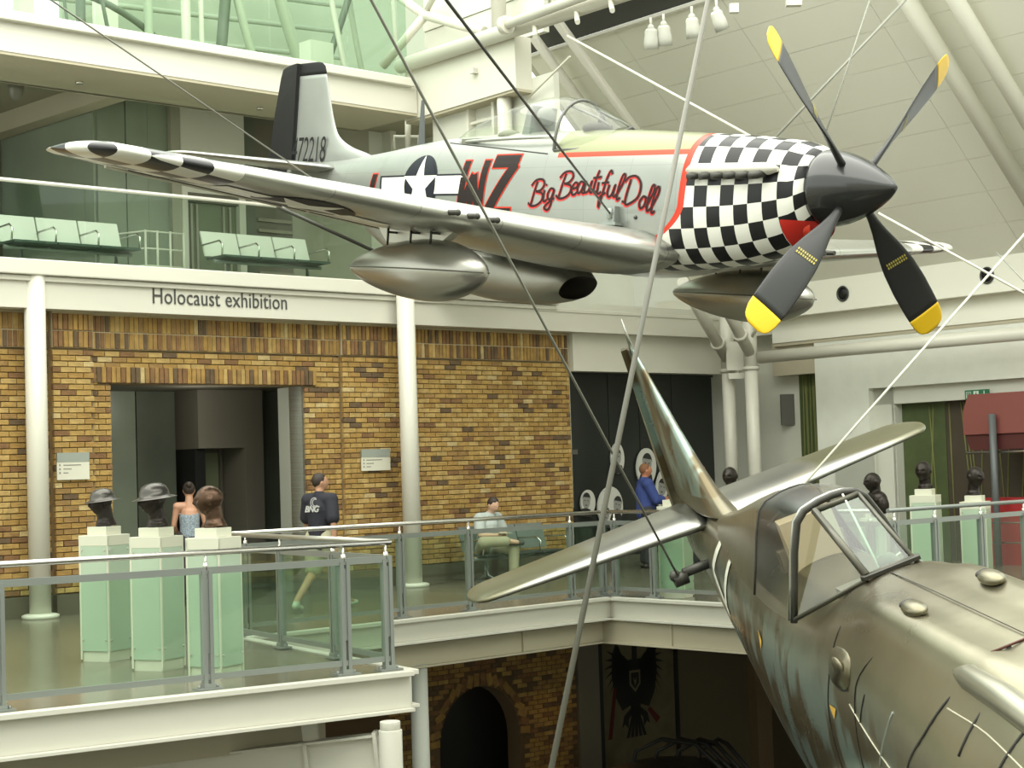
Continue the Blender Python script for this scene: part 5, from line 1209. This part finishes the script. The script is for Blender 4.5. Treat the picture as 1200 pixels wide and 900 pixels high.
def pedestal(p, label, ht=1.27, rot=-26, group='frosted glass pedestals'):
    t = thing('pedestal', label, 'pedestal', p, group); M = Matrix.Translation(p) @ Matrix.Rotation(math.radians(rot), 4, 'Z'); a = .165
    def B(name, m, x0, x1, y0, y1, z0, z1, par=t, bevel=0): 
        q = MB(); q.rng(x0, x1, y0, y1, z0, z1, 0, M); return q.build(name, m, par, bevel=bevel)
    B('base', PEDW, -a + .01, a - .01, -a + .01, a - .01, 0, .155); B('core', mat('pedestal_core', (.45, .52, .40), .6), -a + .03, a - .03, -a + .03, a - .03, .15, ht - .17)
    for k in range(4):
        Mk = M @ Matrix.Rotation(k * PI / 2, 4, 'Z'); q = MB(); q.rng(-a + .006, a - .006, -a - .004, -a + .004, .0 + .10, ht - .10, 0, Mk); pn = q.build('glass_panel', FROST, t)
        q = MB()
        for x in (-a + .03, a - .03):
            for z in (.20, ht - .22): q.tube(Mk @ V((x, -a - .004, z)), Mk @ V((x, -a - .012, z)), .009, n=8)
        q.build('fixing_bolts', STEEL, pn)['kind'] = 'stuff'
        q = MB(); q.rng(-a - .004, -a + .016, -a - .006, -a + .014, .02, ht - .1, 0, Mk); q.build('corner_strip', PEDW, t)
    B('cap', PEDW, -a - .006, a + .006, -a - .006, a + .006, ht - .18, ht - .08, bevel=.004); B('block', PEDW, -a * .68, a * .68, -a * .68, a * .68, ht - .08, ht, bevel=.003)
    return t
def bust(p, z, face, label, m, helmet=False, s=1.12, shoulders=.0, group='bronze busts'):
    z += .004
    t = thing('bust', label, 'sculpture', (p.x, p.y, z), group); M = Matrix.Translation((p.x, p.y, z)) @ Matrix.Rotation(math.radians(face - 90), 4, 'Z')
    q = MB(); hz = .10 + shoulders; head_mb(q, M @ Matrix.Translation((0, .02, hz)) @ Matrix.Rotation(math.radians(-4), 4, 'X') @ Matrix.Diagonal((1.14, 1.1, .98, 1)), s)
    q.path([(0, -.02, 0 if not shoulders else .1), (0, -.015, hz * .7), (0, .0, hz + .08)], [.105, .078, .074], 14, 0, True, M)
    if shoulders:
        q.ball((0, -.02, .15), (.21, .12, .13), 20, 0, M); q.ball((0, .02, .02), (.17, .11, .14), 20, 0, M)
        for sg in (-1, 1): q.ball((sg * .17, -.02, .08), (.07, .08, .12), 14, 0, M)
    else: q.ball((0, -.01, .03), (.10, .085, .045), 16, 0, M)
    o = q.build('head', m, t, recalc=False); voxel(o, .008)
    if helmet:
        q = MB(); q.lathe([(.0, .105), (.05, .100), (.09, .075), (.108, .035), (.113, .0), (.135, -.012), (.165, -.022), (.168, -.026), (.13, -.020), (.105, -.005), (.0, -.005)], 32, 0, M @ Matrix.Translation((0, .01, hz + .165 * s)) @ Matrix.Rotation(math.radians(-6), 4, 'X') @ Matrix.Diagonal((1.0 * s, 1.12 * s, s, 1)))
        q.build('helmet', IRON, t)
    return t
P1 = g(122, 776) + V((-.02, .20, 0)); P2_ = g(184, 787) + V((-.02, .20, 0)); P3_ = g(252, 796) + V((-.02, .20, 0))
pedestal(P1, 'frosted glass pedestal under the leftmost helmeted bust, nearest the round column'); pedestal(P2_, 'frosted glass pedestal under the middle bust of the left three'); pedestal(P3_, 'frosted glass pedestal under the bare-headed brown bust')
bust(P1, 1.27, 200, 'bronze bust in a small brimmed steel helmet on the leftmost pedestal', BRONZE, True, .96)
bust(P2_, 1.27, 215, 'bronze bust in a wide brimmed shiny steel helmet on the middle pedestal', BRONZE, True, 1.1)
bust(P3_, 1.27, 190, 'brown bronze bare-headed bust on the pedestal nearest the railing corner', BRONZE2, False, 1.12)
def gy(px, Y): p = at(px, 600, Y); return V((p.x, p.y, 0))
R4 = gy(790, 22.9); pedestal(R4, 'frosted glass pedestal without a visible bust, behind the lower tailplane', 1.24)
R5 = gy(858, 24.2); pedestal(R5, 'frosted glass pedestal mostly hidden by the olive fuselage', 1.27); bust(R5, 1.27, 240, 'dark bronze head just above the raised tailplane, beside the twin columns', BRONZE, False, 1.12)
R6 = gy(1026, 23.8); pedestal(R6, 'frosted glass pedestal under the bust with shoulders, half hidden by the canopy', .98); bust(R6, .98, 200, 'dark bronze bust with broad shoulders right of the canopy', BRONZE, False, 1.10, .16)
R7 = gy(1085, 23.7); pedestal(R7, 'frosted glass pedestal left of the rightmost one', 1.26); bust(R7, 1.26, 235, 'dark bronze head on the second pedestal from the right', BRONZE, False, 1.15)
R8 = gy(1143, 23.9); pedestal(R8, 'rightmost frosted glass pedestal', 1.15); bust(R8, 1.15, 300, 'dark bronze head with heavy hair on the rightmost pedestal', BRONZE, False, 1.2)

# ------------------------------------------------------------ benches
def bench(M, n, label, backm, seatm, w_=.62, group='public benches'):
    t = thing('bench', label, 'bench', M.translation, group)      # local: x along, y forward, z up
    for k in range(n):
        x0, x1 = k * w_ + .012, (k + 1) * w_ - .012
        q = MB(); q.add([M @ V(p) for p in ((x0, -.08, .46), (x1, -.08, .46), (x1 + .0, -.20, .84), (x0 + .0, -.20, .84), (x0, -.105, .455), (x1, -.105, .455), (x1, -.225, .835), (x0, -.225, .835))], [(0, 1, 2, 3), (4, 5, 6, 7), (0, 1, 5, 4), (1, 2, 6, 5), (2, 3, 7, 6), (3, 0, 4, 7)]); q.build('backrest', backm, t)
        q = MB(); q.rng(x0, x1, -.06, .42, .40, .43, 0, M); q.build('seat', seatm, t)
    q = MB(); q.tube(M @ V((0, .15, .36)), M @ V((n * w_, .15, .36)), .03, n=10); q.build('beam', GREYST, t)
    for x in (0.0, n * w_) if n < 3 else (0.0, w_, n * w_ - w_, n * w_):
        q = MB(); q.path([M @ V(p) for p in ((x, -.16, .62), (x, .30, .64), (x, .38, .58), (x, .36, .42))], .014, 8); q.build('armrest', STEEL, t)
    for x in (.25, n * w_ - .25):
        q = MB(); q.path([M @ V(p) for p in ((x, -.05, .02), (x, .13, .10), (x, .15, .36))], .02, 8); q.path([M @ V(p) for p in ((x, .42, .02), (x, .2, .10), (x, .15, .3))], .02, 8); q.rng(x - .02, x + .02, -.08, .45, 0, .03, 0, M); q.build('leg', GREYST, t)
    return t
def LMf(a, o, z, deg=0): return LM @ Matrix.Translation((a, o, z)) @ Matrix.Rotation(math.radians(deg), 4, 'Z')
SEATW = mat('white_bench_panel', (.74, .75, .68), .3); SEATD = mat('dark_seat_pad', (.06, .085, .07), .5); GREYB = mat('grey_green_panel', (.15, .175, .16), .4)
bench(LMf(-4.60, -.95, 4.5), 3, 'white backed bench on the upper gallery at left', SEATW, SEATD, .65)
bench(LMf(-6.9, -.95, 4.5), 3, 'white backed bench at the left frame edge of the upper gallery', SEATW, SEATD, .65)
bench(LMf(-1.27, -.95, 4.5), 3, 'white backed bench on the upper gallery above the lettering', SEATW, SEATD, .65)
BA = LMf(2.12, 0.75, 0.0)
bench(BA, 3, 'grey panel bench against the brick wall with the seated man', GREYB, mat('dark_grey_seat', (.05, .055, .05), .5), .60)
# low rails of the upper stair
t = thing('stair_rail', 'low cream tube railing between the two white benches', 'railing', L(-2.2, -1.4, 4.5))
for z in (.25, .5, .75): q = MB(); q.path([L(-2.6, -1.9, 4.5 + z), L(-2.1, -1.3, 4.5 + z + .05), L(-1.45, -1.3, 4.5 + z + .05)], .014, 7); q.build('rail', WHITE2, t)
for a in (-2.1, -1.9, -1.68, -1.45): q = MB(); q.tube(L(a, -1.3, 4.5), L(a, -1.3, 5.32), .018, n=8); q.build('post', WHITE2, t)
t = thing('floor_stand', 'white post on a small frame behind the antenna mast', 'stand', L(4.0, -.4, 5.6))
q = MB(); q.path([at(462, 174, 28), at(462, 160, 28), at(490, 160, 28), at(490, 174, 28)], .025, 7); q.build('frame', WHITE2, t)
q = MB(); q.tube(at(478, 176, 28), at(478, 134, 28), .045, .05, n=10); q.build('post', WHITE2, t)

# ------------------------------------------------------------ people
SKIN = mat('skin', (.50, .27, .17), .5); SKINL = mat('skin_light', (.58, .36, .25), .5); HAIRD = mat('dark_brown_hair', (.03, .02, .014), .6)
def cap(mb_, a, b, ra, rb, M=None, n=12): mb_.tube(a, b, ra, rb, n, 0, False, M); mb_.ball(a, ra, n, 0, M); mb_.ball(b, rb, n, 0, M)
def chain(mb_, pts, rs, M): 
    for i in range(len(pts) - 1): cap(mb_, V(pts[i]), V(pts[i + 1]), rs[i], rs[i + 1], M)
def hand(mb_, wrist, d, side, M, curl=.5):           # palm, four fingers of different length and a thumb
    d = V(d).normalized(); up_ = V((0, 1, 0)) if abs(d.y) < .8 else V((0, 0, 1)); sd = d.cross(up_).normalized(); nn_ = sd.cross(d)
    w0 = V(wrist); pc_ = w0 + d * .05; 
    for k in range(4): cap(mb_, w0 + sd * (k - 1.5) * .012, w0 + d * .09 + sd * (k - 1.5) * .021, .014, .012, M, 8)
    for k, ln in enumerate((.068, .078, .073, .056)):
        a = w0 + d * .09 + sd * (k - 1.5) * .021; b = a + d * ln * .55 + nn_ * ln * .2 * curl; c = b + d * ln * .38 + nn_ * ln * .5 * curl
        cap(mb_, a, b, .0095, .0088, M, 8); cap(mb_, b, c, .0088, .007, M, 8)
    a = w0 + d * .03 - sd * .028 * side; b = a + d * .035 - sd * .028 * side; cap(mb_, a, b, .013, .011, M, 8); cap(mb_, b, b + d * .03 - sd * .006 * side, .011, .008, M, 8)
def person(label, loc, rot, J, parts, skin=SKIN, hair=HAIRD, headrot=0, hp=0, bun=False, longh=False, sc_=1.0, group=None):
    M = Matrix.Translation(loc) @ Matrix.Rotation(math.radians(rot), 4, 'Z') @ Matrix.Scale(sc_, 4)
    t = thing('person', label, 'person', loc, group)
    q = MB(); 
    chain(q, [J['pel'], J['waist'], J['chest']], [.125, .115, .13], M); cap(q, V(J['shl']), V(J['shr']), .062, .062, M); cap(q, V(J['chest']), V(J['neck']), .11, .055, M)
    HM = M @ Matrix.Translation(V(J['head'])) @ Matrix.Rotation(math.radians(headrot), 4, 'Z') @ Matrix.Rotation(math.radians(hp), 4, 'X') @ Matrix.Translation((0, 0, -.118))
    cap(q, V(J['neck']), V(J['head']) + V((0, -.01, -.05)), .056, .052, M); head_mb(q, HM)
    for s_, k in (('l', -1), ('r', 1)):
        chain(q, [J['sh' + s_], J['el' + s_], J['wr' + s_]], [.052, .040, .027], M)
        d = V(J['wr' + s_]) - V(J['el' + s_]); hand(q, J['wr' + s_], J.get('hd' + s_, d), k, M)
        chain(q, [J['hp' + s_], J['kn' + s_], J['an' + s_]], [.088, .058, .042], M); a = V(J['an' + s_]); f = V(J['ft' + s_]); cap(q, a, f, .042, .032, M)
    o = q.build('body', skin, t, recalc=False); voxel(o, .011, 1)
    q = MB(); q.ball((0, -.014, .145), (.084, .098, .100), 24, 0, HM); 
    if bun: q.ball((0, -.10, .20), .045, 14, 0, HM)
    if longh: q.ball((0, -.05, .07), (.08, .06, .10), 16, 0, HM)
    q.v = [v for v in q.v]; hm = q
    HI = HM.inverted()
    for i, v in enumerate(hm.v):
        p = HI @ v
        if p.y > .035 and p.z < .19: hm.v[i] = HM @ V((p.x * .9, .035 - (p.y - .035) * .2, p.z))
    o = hm.build('hair', hair, t, recalc=False)
    for nm, m, items, vx in parts:
        q = MB()
        for it in items:
            if it[0] == 'cap': cap(q, V(it[1]), V(it[2]), it[3], it[4], M, 14)
            elif it[0] == 'box': q.rng(*it[1], 0, M)
            elif it[0] == 'ball': q.ball(it[1], it[2], 16, 0, M)
        o = q.build(nm, m, t, recalc=False)
        if vx: voxel(o, vx, 1)
    return t, M
def lp(a, b, t): return V(a) * (1 - t) + V(b) * t
def shoe(J, s_, d): a = V(J['an' + s_]); f = V(J['ft' + s_]); return [('cap', a + V((0, -.035, -.05)), f + V((0, .03, -.0)), .042, .038), ('cap', a + V((0, 0, -.015)), a + V((0, 0, -.05)), .047, .045)]
def upper(J, sleeve=.75, ex_=.018, hem=-.02):
    o = [('cap', V(J['pel']) + V((0, 0, hem)), J['waist'], .130 + ex_, .125 + ex_), ('cap', J['waist'], J['chest'], .125 + ex_, .135 + ex_), ('cap', J['shl'], J['shr'], .066 + ex_, .066 + ex_), ('cap', J['chest'], lp(J['chest'], J['neck'], .85), .125 + ex_, .055 + ex_)]
    for s_ in 'lr':
        if sleeve <= 1: o.append(('cap', J['sh' + s_], lp(J['sh' + s_], J['el' + s_], sleeve), .060 + ex_, .056 + ex_))
        else: o += [('cap', J['sh' + s_], J['el' + s_], .058 + ex_, .048 + ex_), ('cap', J['el' + s_], lp(J['el' + s_], J['wr' + s_], sleeve - 1), .046 + ex_, .036 + ex_)]
    return o
def lower(J, leg=1.9, ex_=.02):
    o = [('cap', J['hpl'], J['hpr'], .105 + ex_, .105 + ex_), ('cap', J['pel'], lp(J['pel'], J['waist'], .4), .128 + ex_, .122 + ex_)]
    for s_ in 'lr':
        if leg <= 1: o.append(('cap', J['hp' + s_], lp(J['hp' + s_], J['kn' + s_], leg), .098 + ex_, .088 + ex_))
        else: o += [('cap', J['hp' + s_], J['kn' + s_], .093 + ex_, .064 + ex_), ('cap', J['kn' + s_], lp(J['kn' + s_], J['an' + s_], leg - 1), .064 + ex_, .055 + ex_)]
    return o
ST = dict(pel=(0, 0, .95), waist=(0, 0, 1.08), chest=(0, 0, 1.26), neck=(0, -.01, 1.46), head=(0, .02, 1.60), shl=(-.17, 0, 1.38), shr=(.17, 0, 1.38), ell=(-.23, -.03, 1.10), elr=(.23, -.03, 1.10), wrl=(-.24, .03, .86), wrr=(.24, .03, .86),
          hpl=(-.09, 0, .92), hpr=(.09, 0, .92), knl=(-.10, .02, .49), knr=(.10, .02, .49), anl=(-.10, -.03, .09), anr=(.10, -.03, .09), ftl=(-.11, .11, .045), ftr=(.11, .11, .045))
# walking man, seen from behind
J = dict(ST); J.update(knl=(-.10, -.02, .50), anl=(-.10, -.42, .14), ftl=(-.11, -.34, .05), knr=(.10, .22, .52), anr=(.10, .42, .10), ftr=(.11, .56, .06), ell=(-.25, .05, 1.11), wrl=(-.26, .18, .90), elr=(.25, -.08, 1.10), wrr=(.25, -.06, .85), pel=(0, 0, .93), hpl=(-.09, 0, .90), hpr=(.09, 0, .90))
wp_ = (g(350, 720) + g(405, 711)) / 2
NAVYS = mat('navy_shirt', (.018, .018, .028), .8)
t, Mw = person('man walking away in a dark navy polo shirt and beige shorts', wp_, -28, J, [
    ('polo_shirt', NAVYS, upper(J, .80, .03, -.03), .014), ('shorts', mat('beige_shorts', (.42, .40, .27), .85), lower(J, .92, .03), .014),
    ('shoe', mat('pale_trainer', (.55, .56, .47), .6), shoe(J, 'l', 0), .010), ('shoe', mat('pale_trainer', (.5, .5, .5)), shoe(J, 'r', 0), .010), ('bag', mat('white_bag', (.75, .76, .70), .5), [('box', (-.31, -.25, .10, .20, .58, .80))], 0)], headrot=-38)
vs, fs = text_mesh('BNG', .105, .9, .3, .004); q = MB(); LG = Mw @ Matrix.Translation((-.115, -.172, 1.24)) @ Matrix.Rotation(0, 4, 'Z') @ Matrix(((1, 0, 0, 0), (0, 0, -1, 0), (0, 1, 0, 0), (0, 0, 0, 1)))
q.add([(v[0], v[1], .0) for v in vs], fs, 0, False, LG)
for r0_, sh in ((.055, 0), (.040, .012)): 
    a_, b_ = ribbon([(.15 + sh + r0_ * math.cos(k * .3 + 1), .115 + r0_ * 1.1 * math.sin(k * .3 + 1)) for k in range(16)], .010); q.add([(p[0], p[1], 0) for p in a_], b_, 0, False, LG)
q.build('back_print', mat('print_grey', (.50, .50, .48), .7), t, recalc=False)
# woman in the doorway
J = dict(ST); J.update(ell=(-.22, .02, 1.12), wrl=(-.16, .18, .98), elr=(.22, .02, 1.12), wrr=(.14, .20, 1.0))
wo = gy(222, 24.4)
person('woman with a dark hair bun and bare shoulders in the doorway', wo, 12, J, [('strapless_top', mat('pale_blue_pattern', (.25, .30, .34), .8, var=.5, scale=60), [('cap', (0, 0, .96), (0, 0, 1.1), .148, .138), ('cap', (0, 0, 1.1), (0, .01, 1.22), .138, .146)], .012),
    ('trousers', mat('dark_trousers', (.03, .03, .035), .8), lower(J), .014), ('shoe', mat('dark_shoe', (.03, .025, .02), .5), shoe(J, 'l', 0), .010), ('shoe', mat('dark_shoe', (.03, .025, .02)), shoe(J, 'r', 0), .010)], skin=SKIN, bun=True, sc_=.965)
# seated man reading, ankle on knee
J = dict(pel=(0, .0, .52), waist=(0, .02, .66), chest=(0, .06, .84), neck=(0, .11, 1.03), head=(0, .18, 1.16), shl=(-.18, .06, .96), shr=(.18, .06, .96), ell=(-.27, .13, .72), elr=(.25, .14, .72), wrl=(-.10, .33, .70), wrr=(.09, .34, .71), hdl=(1, .4, .1), hdr=(-1, .4, .1),
         hpl=(-.09, .02, .50), hpr=(.09, .02, .50), knl=(-.13, .47, .50), knr=(.40, .36, .62), anl=(-.12, .46, .10), anr=(.02, .52, .62), ftl=(-.13, .62, .045), ftr=(-.08, .60, .60))
sm = BA @ V((.33, .08, 0)); smr = math.degrees(math.atan2(LN.y, LN.x)) - 90
person('seated man in pale shirt and khaki trousers, one ankle on his knee', sm, smr, J, [('shirt', mat('pale_blue_shirt', (.40, .45, .42), .85), upper(J, .7, .03, .0), .013), ('trousers', mat('khaki_trousers', (.36, .33, .22), .85), lower(J, 1.88, .022), .013),
    ('shoe', mat('dark_shoe', (.03, .025, .02)), shoe(J, 'l', 0), .010), ('shoe', mat('brown_shoe_sole', (.05, .045, .04), .5), [('cap', (.0, .50, .60), (-.16, .62, .585), .045, .042)], .010), ('booklet', mat('booklet', (.5, .48, .4), .7), [('box', (-.08, .08, .36, .50, .735, .745))], 0)], headrot=0, hp=-28, skin=SKINL)
# man in blue
J = dict(ST); J.update(ell=(-.22, .10, 1.14), wrl=(-.12, .33, 1.15), elr=(.21, .12, 1.12), wrr=(.10, .34, 1.12))
bm_ = gy(757, 29.6)
person('man in a blue shirt standing before the oval portraits', bm_, -78, J, [('shirt', mat('blue_shirt', (.035, .06, .22), .8), upper(J, 1.5, .035, -.04), .015), ('trousers', mat('dark_trousers', (.03, .03, .035)), lower(J), .015), ('shoe', mat('dark_shoe', (.03, .025, .02)), shoe(J, 'l', 0) + shoe(J, 'r', 0), .010)], skin=mat('ruddy_skin', (.48, .20, .11), .5), hair=mat('sandy_hair', (.20, .09, .04), .7), sc_=1.0)
person('person in dark clothes just visible behind the olive fin', gy(821, 29.3), -60, dict(ST), [('jacket', mat('black_jacket', (.02, .02, .02), .8), upper(ST, 1.8, .04, -.05), .015), ('trousers', mat('dark_trousers', (.03, .03, .035)), lower(ST), .015), ('shoe', mat('dark_shoe', (.03, .025, .02)), shoe(ST, 'l', 0) + shoe(ST, 'r', 0), .010)], skin=mat('ruddy_skin', (.5, .2, .1)), sc_=.98)

# ------------------------------------------------------------ oval portraits on the black wall
def oval(a, z, rx, rz, label, style, tilt=0):
    t = thing('oval_portrait', label, 'picture', L(a, -.64, z), 'oval portraits on the black wall')
    Mo = LM @ Matrix.Translation((a, -.62, z)) @ Matrix.Rotation(math.radians(tilt), 4, 'Y') @ Matrix(((1, 0, 0, 0), (0, 0, 1, 0), (0, 1, 0, 0), (0, 0, 0, 1)))
    q = MB(); n_ = 36; q.prism([(rx * math.cos(2 * PI * k / n_), rz * math.sin(2 * PI * k / n_)) for k in range(n_)], -.03, 0, 0, Mo); q.build('board', mat('oval_white', (.66, .66, .60), .6), t)
    q = MB(); D = mat('photo_dark', (.03, .03, .028), .6); G_ = mat('photo_grey', (.32, .32, .29), .6); rr_ = random.Random(int(a * 100))
    for (cx, cz, k) in style:
        flat(q, [(cx + k * .34 * math.cos(u_) , cz + k * .46 * math.sin(u_)) for u_ in [i * PI / 10 for i in range(20)]], 1, .002, Mo)
        flat(q, [(cx + k * .37 * math.cos(u_), cz + k * (.08 + .46 * math.sin(u_))) for u_ in [i * PI / 10 for i in range(11)]] + [(cx - k * .3, cz + k * .24), (cx + k * .3, cz + k * .24)], 0, .003, Mo)
        for sg in (-1, 1): flat(q, [(cx + sg * k * .13 - k * .06, cz + k * .06), (cx + sg * k * .13 + k * .06, cz + k * .06), (cx + sg * k * .13 + k * .05, cz + k * .01), (cx + sg * k * .13 - k * .05, cz + k * .01)], 0, .004, Mo)
        flat(q, [(cx - k * .1, cz - k * .22), (cx + k * .1, cz - k * .22), (cx + k * .06, cz - k * .28), (cx - k * .06, cz - k * .28)], 0, .004, Mo)
        flat(q, [(cx - k * .55, cz - k * .95), (cx + k * .55, cz - k * .95), (cx + k * .4, cz - k * .5), (cx, cz - k * .4), (cx - k * .4, cz - k * .5)], 0, .002, Mo)
    q.build('photograph', [D, G_], t, recalc=False)
oval(7.03, 1.83, .17, .27, 'small oval portrait behind the thick slanting cable', [(-.02, .02, .30)])
oval(7.78, 1.66, .26, .34, 'large oval portrait above the blue-shirted man', [(.0, .06, .36)], 8)
oval(8.18, 1.28, .16, .34, 'narrow tilted oval portrait right of the blue-shirted man', [(0, .0, .32)], 14)
oval(6.24, 1.08, .18, .22, 'lowest left oval portrait beside the brick wall end', [(-.05, .02, .28)], 6)
oval(6.80, .98, .32, .36, 'widest oval portrait with two faces, low beside the rail', [(.17, .06, .30), (-.1, -.14, .24)], 10)
oval(9.1, 1.50, .16, .24, 'oval portrait right of the olive fin', [(0, 0, .30)], 4)
q = MB(); q.rng(5.2, 5.75, -.66, -.62, 1.52, 1.60, 0, LM); tag(q.build('red_light_strip', mat('dim_red', (.16, .02, .015), .5)), 'dim red strip on the black wall beside the bricks', 'light')

# ------------------------------------------------------------ signs and fittings
def sign(a0, a1, z0, z1, o, label):
    t = thing('wall_sign', label, 'sign', L((a0 + a1) / 2, o, z0), 'direction signs on the brick piers')
    q = MB(); q.rng(a0, a1, o - .02, o, z0, z1, 0, LM); q.build('board', mat('sign_cream', (.66, .65, .54), .5), t)
    q = MB(); q.rng(a0, a1, o - .015, o + .004, z1 - .12, z1, 0, LM); q.build('header', mat('sign_grey', (.30, .33, .29), .4), t)
    q = MB()
    for k in range(3):
        z = z1 - .16 - k * .05; q.rng(a0 + .03, a0 + .05, o, o + .003, z - .012, z + .012, 0, LM); q.rng(a0 + .09, a0 + .09 + (a1 - a0) * (.55, .25, .15)[k], o, o + .003, z - .006, z + .006, 0, LM)
    e = q.build('text_lines', mat('sign_text', (.22, .22, .19), .6), t); e['kind'] = 'stuff'
sign(-4.43, -3.96, 1.74, 2.09, .17, 'cream sign with grey header beside the far left column'); sign(.60, 1.15, 1.74, 2.06, .17, 'cream sign with grey header right of the doorway')
t = thing('exit_sign', 'green emergency exit sign above the brown doorway', 'sign', R(6.3, -.3, 2.6)); xs = MB(); xs.rng(6.10, 6.55, -.30, -.26, 2.57, 2.72, 0, RM); xs.build('board', mat('exit_green', (.02, .14, .07), .4), t)
q = MB(); EM = RM @ Matrix.Translation((6.10, -.257, 2.57)) @ Matrix(((1, 0, 0, 0), (0, 0, 1, 0), (0, 1, 0, 0), (0, 0, 0, 1)))
for p in ([(.03, .03), (.12, .03), (.12, .12), (.03, .12)],): 
    a_, b_ = ribbon(p + [p[0]], .012); q.add([(v[0], v[1], 0) for v in a_], b_, 0, False, EM)
for k in range(3): flat(q, [(.045, .05 + k * .022), (.105, .05 + k * .022), (.105, .058 + k * .022), (.045, .058 + k * .022)], 0, 0, EM)
flat(q, [(.17, .02), (.27, .02), (.27, .13), (.17, .13)], 0, 0, EM)
a_, b_ = ribbon([(.34, .075), (.375, .03), (.41, .075)], .016); q.add([(v[0], v[1], 0) for v in a_], b_, 0, False, EM); a_, b_ = ribbon([(.375, .13), (.375, .035)], .016); q.add([(v[0], v[1], 0) for v in a_], b_, 0, False, EM)
q.build('pictograms', mat('exit_white', (.60, .70, .60), .5), t, recalc=False)['kind'] = 'stuff'
q = MB(); flat(q, [(.2, .03), (.215, .03), (.225, .06), (.24, .04), (.25, .045), (.235, .08), (.23, .1), (.21, .1), (.2, .07)], 0, .002, EM); q.ball((.222, .115, 0), (.009, .009, .002), 8, 0, EM); q.build('running_figure', mat('exit_green', (.02, .14, .07)), t, recalc=False)
def spot(px, py, Y, tilt, label):
    p = at(px, py, Y); t = thing('spotlight', label, 'spotlight', p, 'white track spotlights')
    q = MB(); q.tube(p + V((0, 0, .20)), p + V((0, 0, .04)), .018, n=8); q.ball(tuple(p + V((0, 0, .06))), .05, 10); q.build('stem', mat('lamp_white', (.5, .5, .44), .5), t)
    Ms = Matrix.Translation(p) @ Matrix.Rotation(math.radians(tilt), 4, 'Y') @ Matrix.Rotation(math.radians(14), 4, 'X')
    q = MB(); q.lathe([(0, .05), (.06, .05), (.085, .02), (.085, -.05), (.092, -.06), (.098, -.14), (.10, -.22), (.09, -.22), (.088, -.16), (0, -.16)], 22, 0, Ms); q.build('can', mat('lamp_white', (.5, .5, .44), .5), t)
    q = MB(); q.lathe([(0, -.17), (.088, -.17)], 20, 0, Ms); q.build('lens', mat('lens_dark', (.05, .035, .025), .2), t)
spot(763, 38, 23.5, 0, 'leftmost white spotlight under the roof truss'); spot(778, 34, 23.5, -4, 'second white spotlight, nearest the leftmost one'); spot(811, 25, 23.5, -6, 'third white spotlight, left of the thick cable'); spot(840, 17, 23.5, -22, 'white spotlight just right of the thick cable')
q = MB(); q.box(tuple(at(860, 10, 23.5)), (.12, .1, .12)); tag(q.build('junction_box', WHITE2), 'small box right of the spotlights', 'fitting')
q = MB(); q.rng(0, .2, 0, .12, 0, .10, 0, Matrix.Translation(at(922, 6, 23))); tag(q.build('ceiling_fitting', WHITE2), 'small white fitting at the top edge above the propeller', 'fitting')
# red canopy box on a grey post
kb = at(1178, 500, 27.0); t = thing('red_kiosk', 'dark red box canopy on a grey post at the right edge', 'display', (kb.x, kb.y, 0))
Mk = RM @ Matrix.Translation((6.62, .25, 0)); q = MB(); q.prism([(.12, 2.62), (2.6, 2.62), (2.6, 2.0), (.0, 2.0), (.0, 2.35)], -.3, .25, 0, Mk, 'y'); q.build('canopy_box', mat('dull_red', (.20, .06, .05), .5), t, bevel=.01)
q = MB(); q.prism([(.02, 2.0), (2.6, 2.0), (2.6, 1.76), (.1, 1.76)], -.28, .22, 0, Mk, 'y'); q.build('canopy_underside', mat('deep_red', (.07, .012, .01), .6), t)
q = MB(); q.tube(Mk @ V((.05, .28, 1.72)), Mk @ V((2.6, .28, 1.72)), .02, n=8); q.build('front_bar', STEEL, t)
q = MB(); q.tube(Mk @ V((.62, .34, 0)), Mk @ V((.62, .34, 2.3)), .055, n=14); q.build('post', mat('grey_post', (.09, .10, .10), .4), t)
q = MB(); q.rng(.2, 2.6, -.3, .1, .0, 1.02, 0, Mk); q.build('lower_panel', mat('bright_red', (.30, .018, .02), .5), t)
q = MB()
for z in (.35, .65): q.tube(Mk @ V((-.1, .3, z)), Mk @ V((2.6, .3, z)), .014, n=6)
q.build('rail', STEEL, t)
q = MB(); q.box(tuple(R(2.05, -.5, 2.6)), (.25, .12, .55)); tag(q.build('wall_monitor', mat('monitor_dark', (.07, .065, .05), .4)), 'small dark box on the wall behind the twin columns', 'fitting')
q = MB(); q.rng(-5.1, -4.7, -5.14, -5.1, 5.95, 6.25, 0, LM); tag(q.build('wall_screen', mat('screen_brown', (.03, .022, .015), .5)), 'dark panel on the dim upper gallery wall at left', 'panel')

q = MB(); q.lathe([(0, -.16), (.06, -.14), (.10, -.08), (.115, 0), (.115, .06), (0, .06)], 20, 0, Matrix.Translation(L(-3.4, -2.6, 7.42))); tag(q.build('dome_camera', mat('dome_grey', (.22, .21, .17), .3)), 'grey dome camera under the upper gallery ceiling at far left', 'camera')
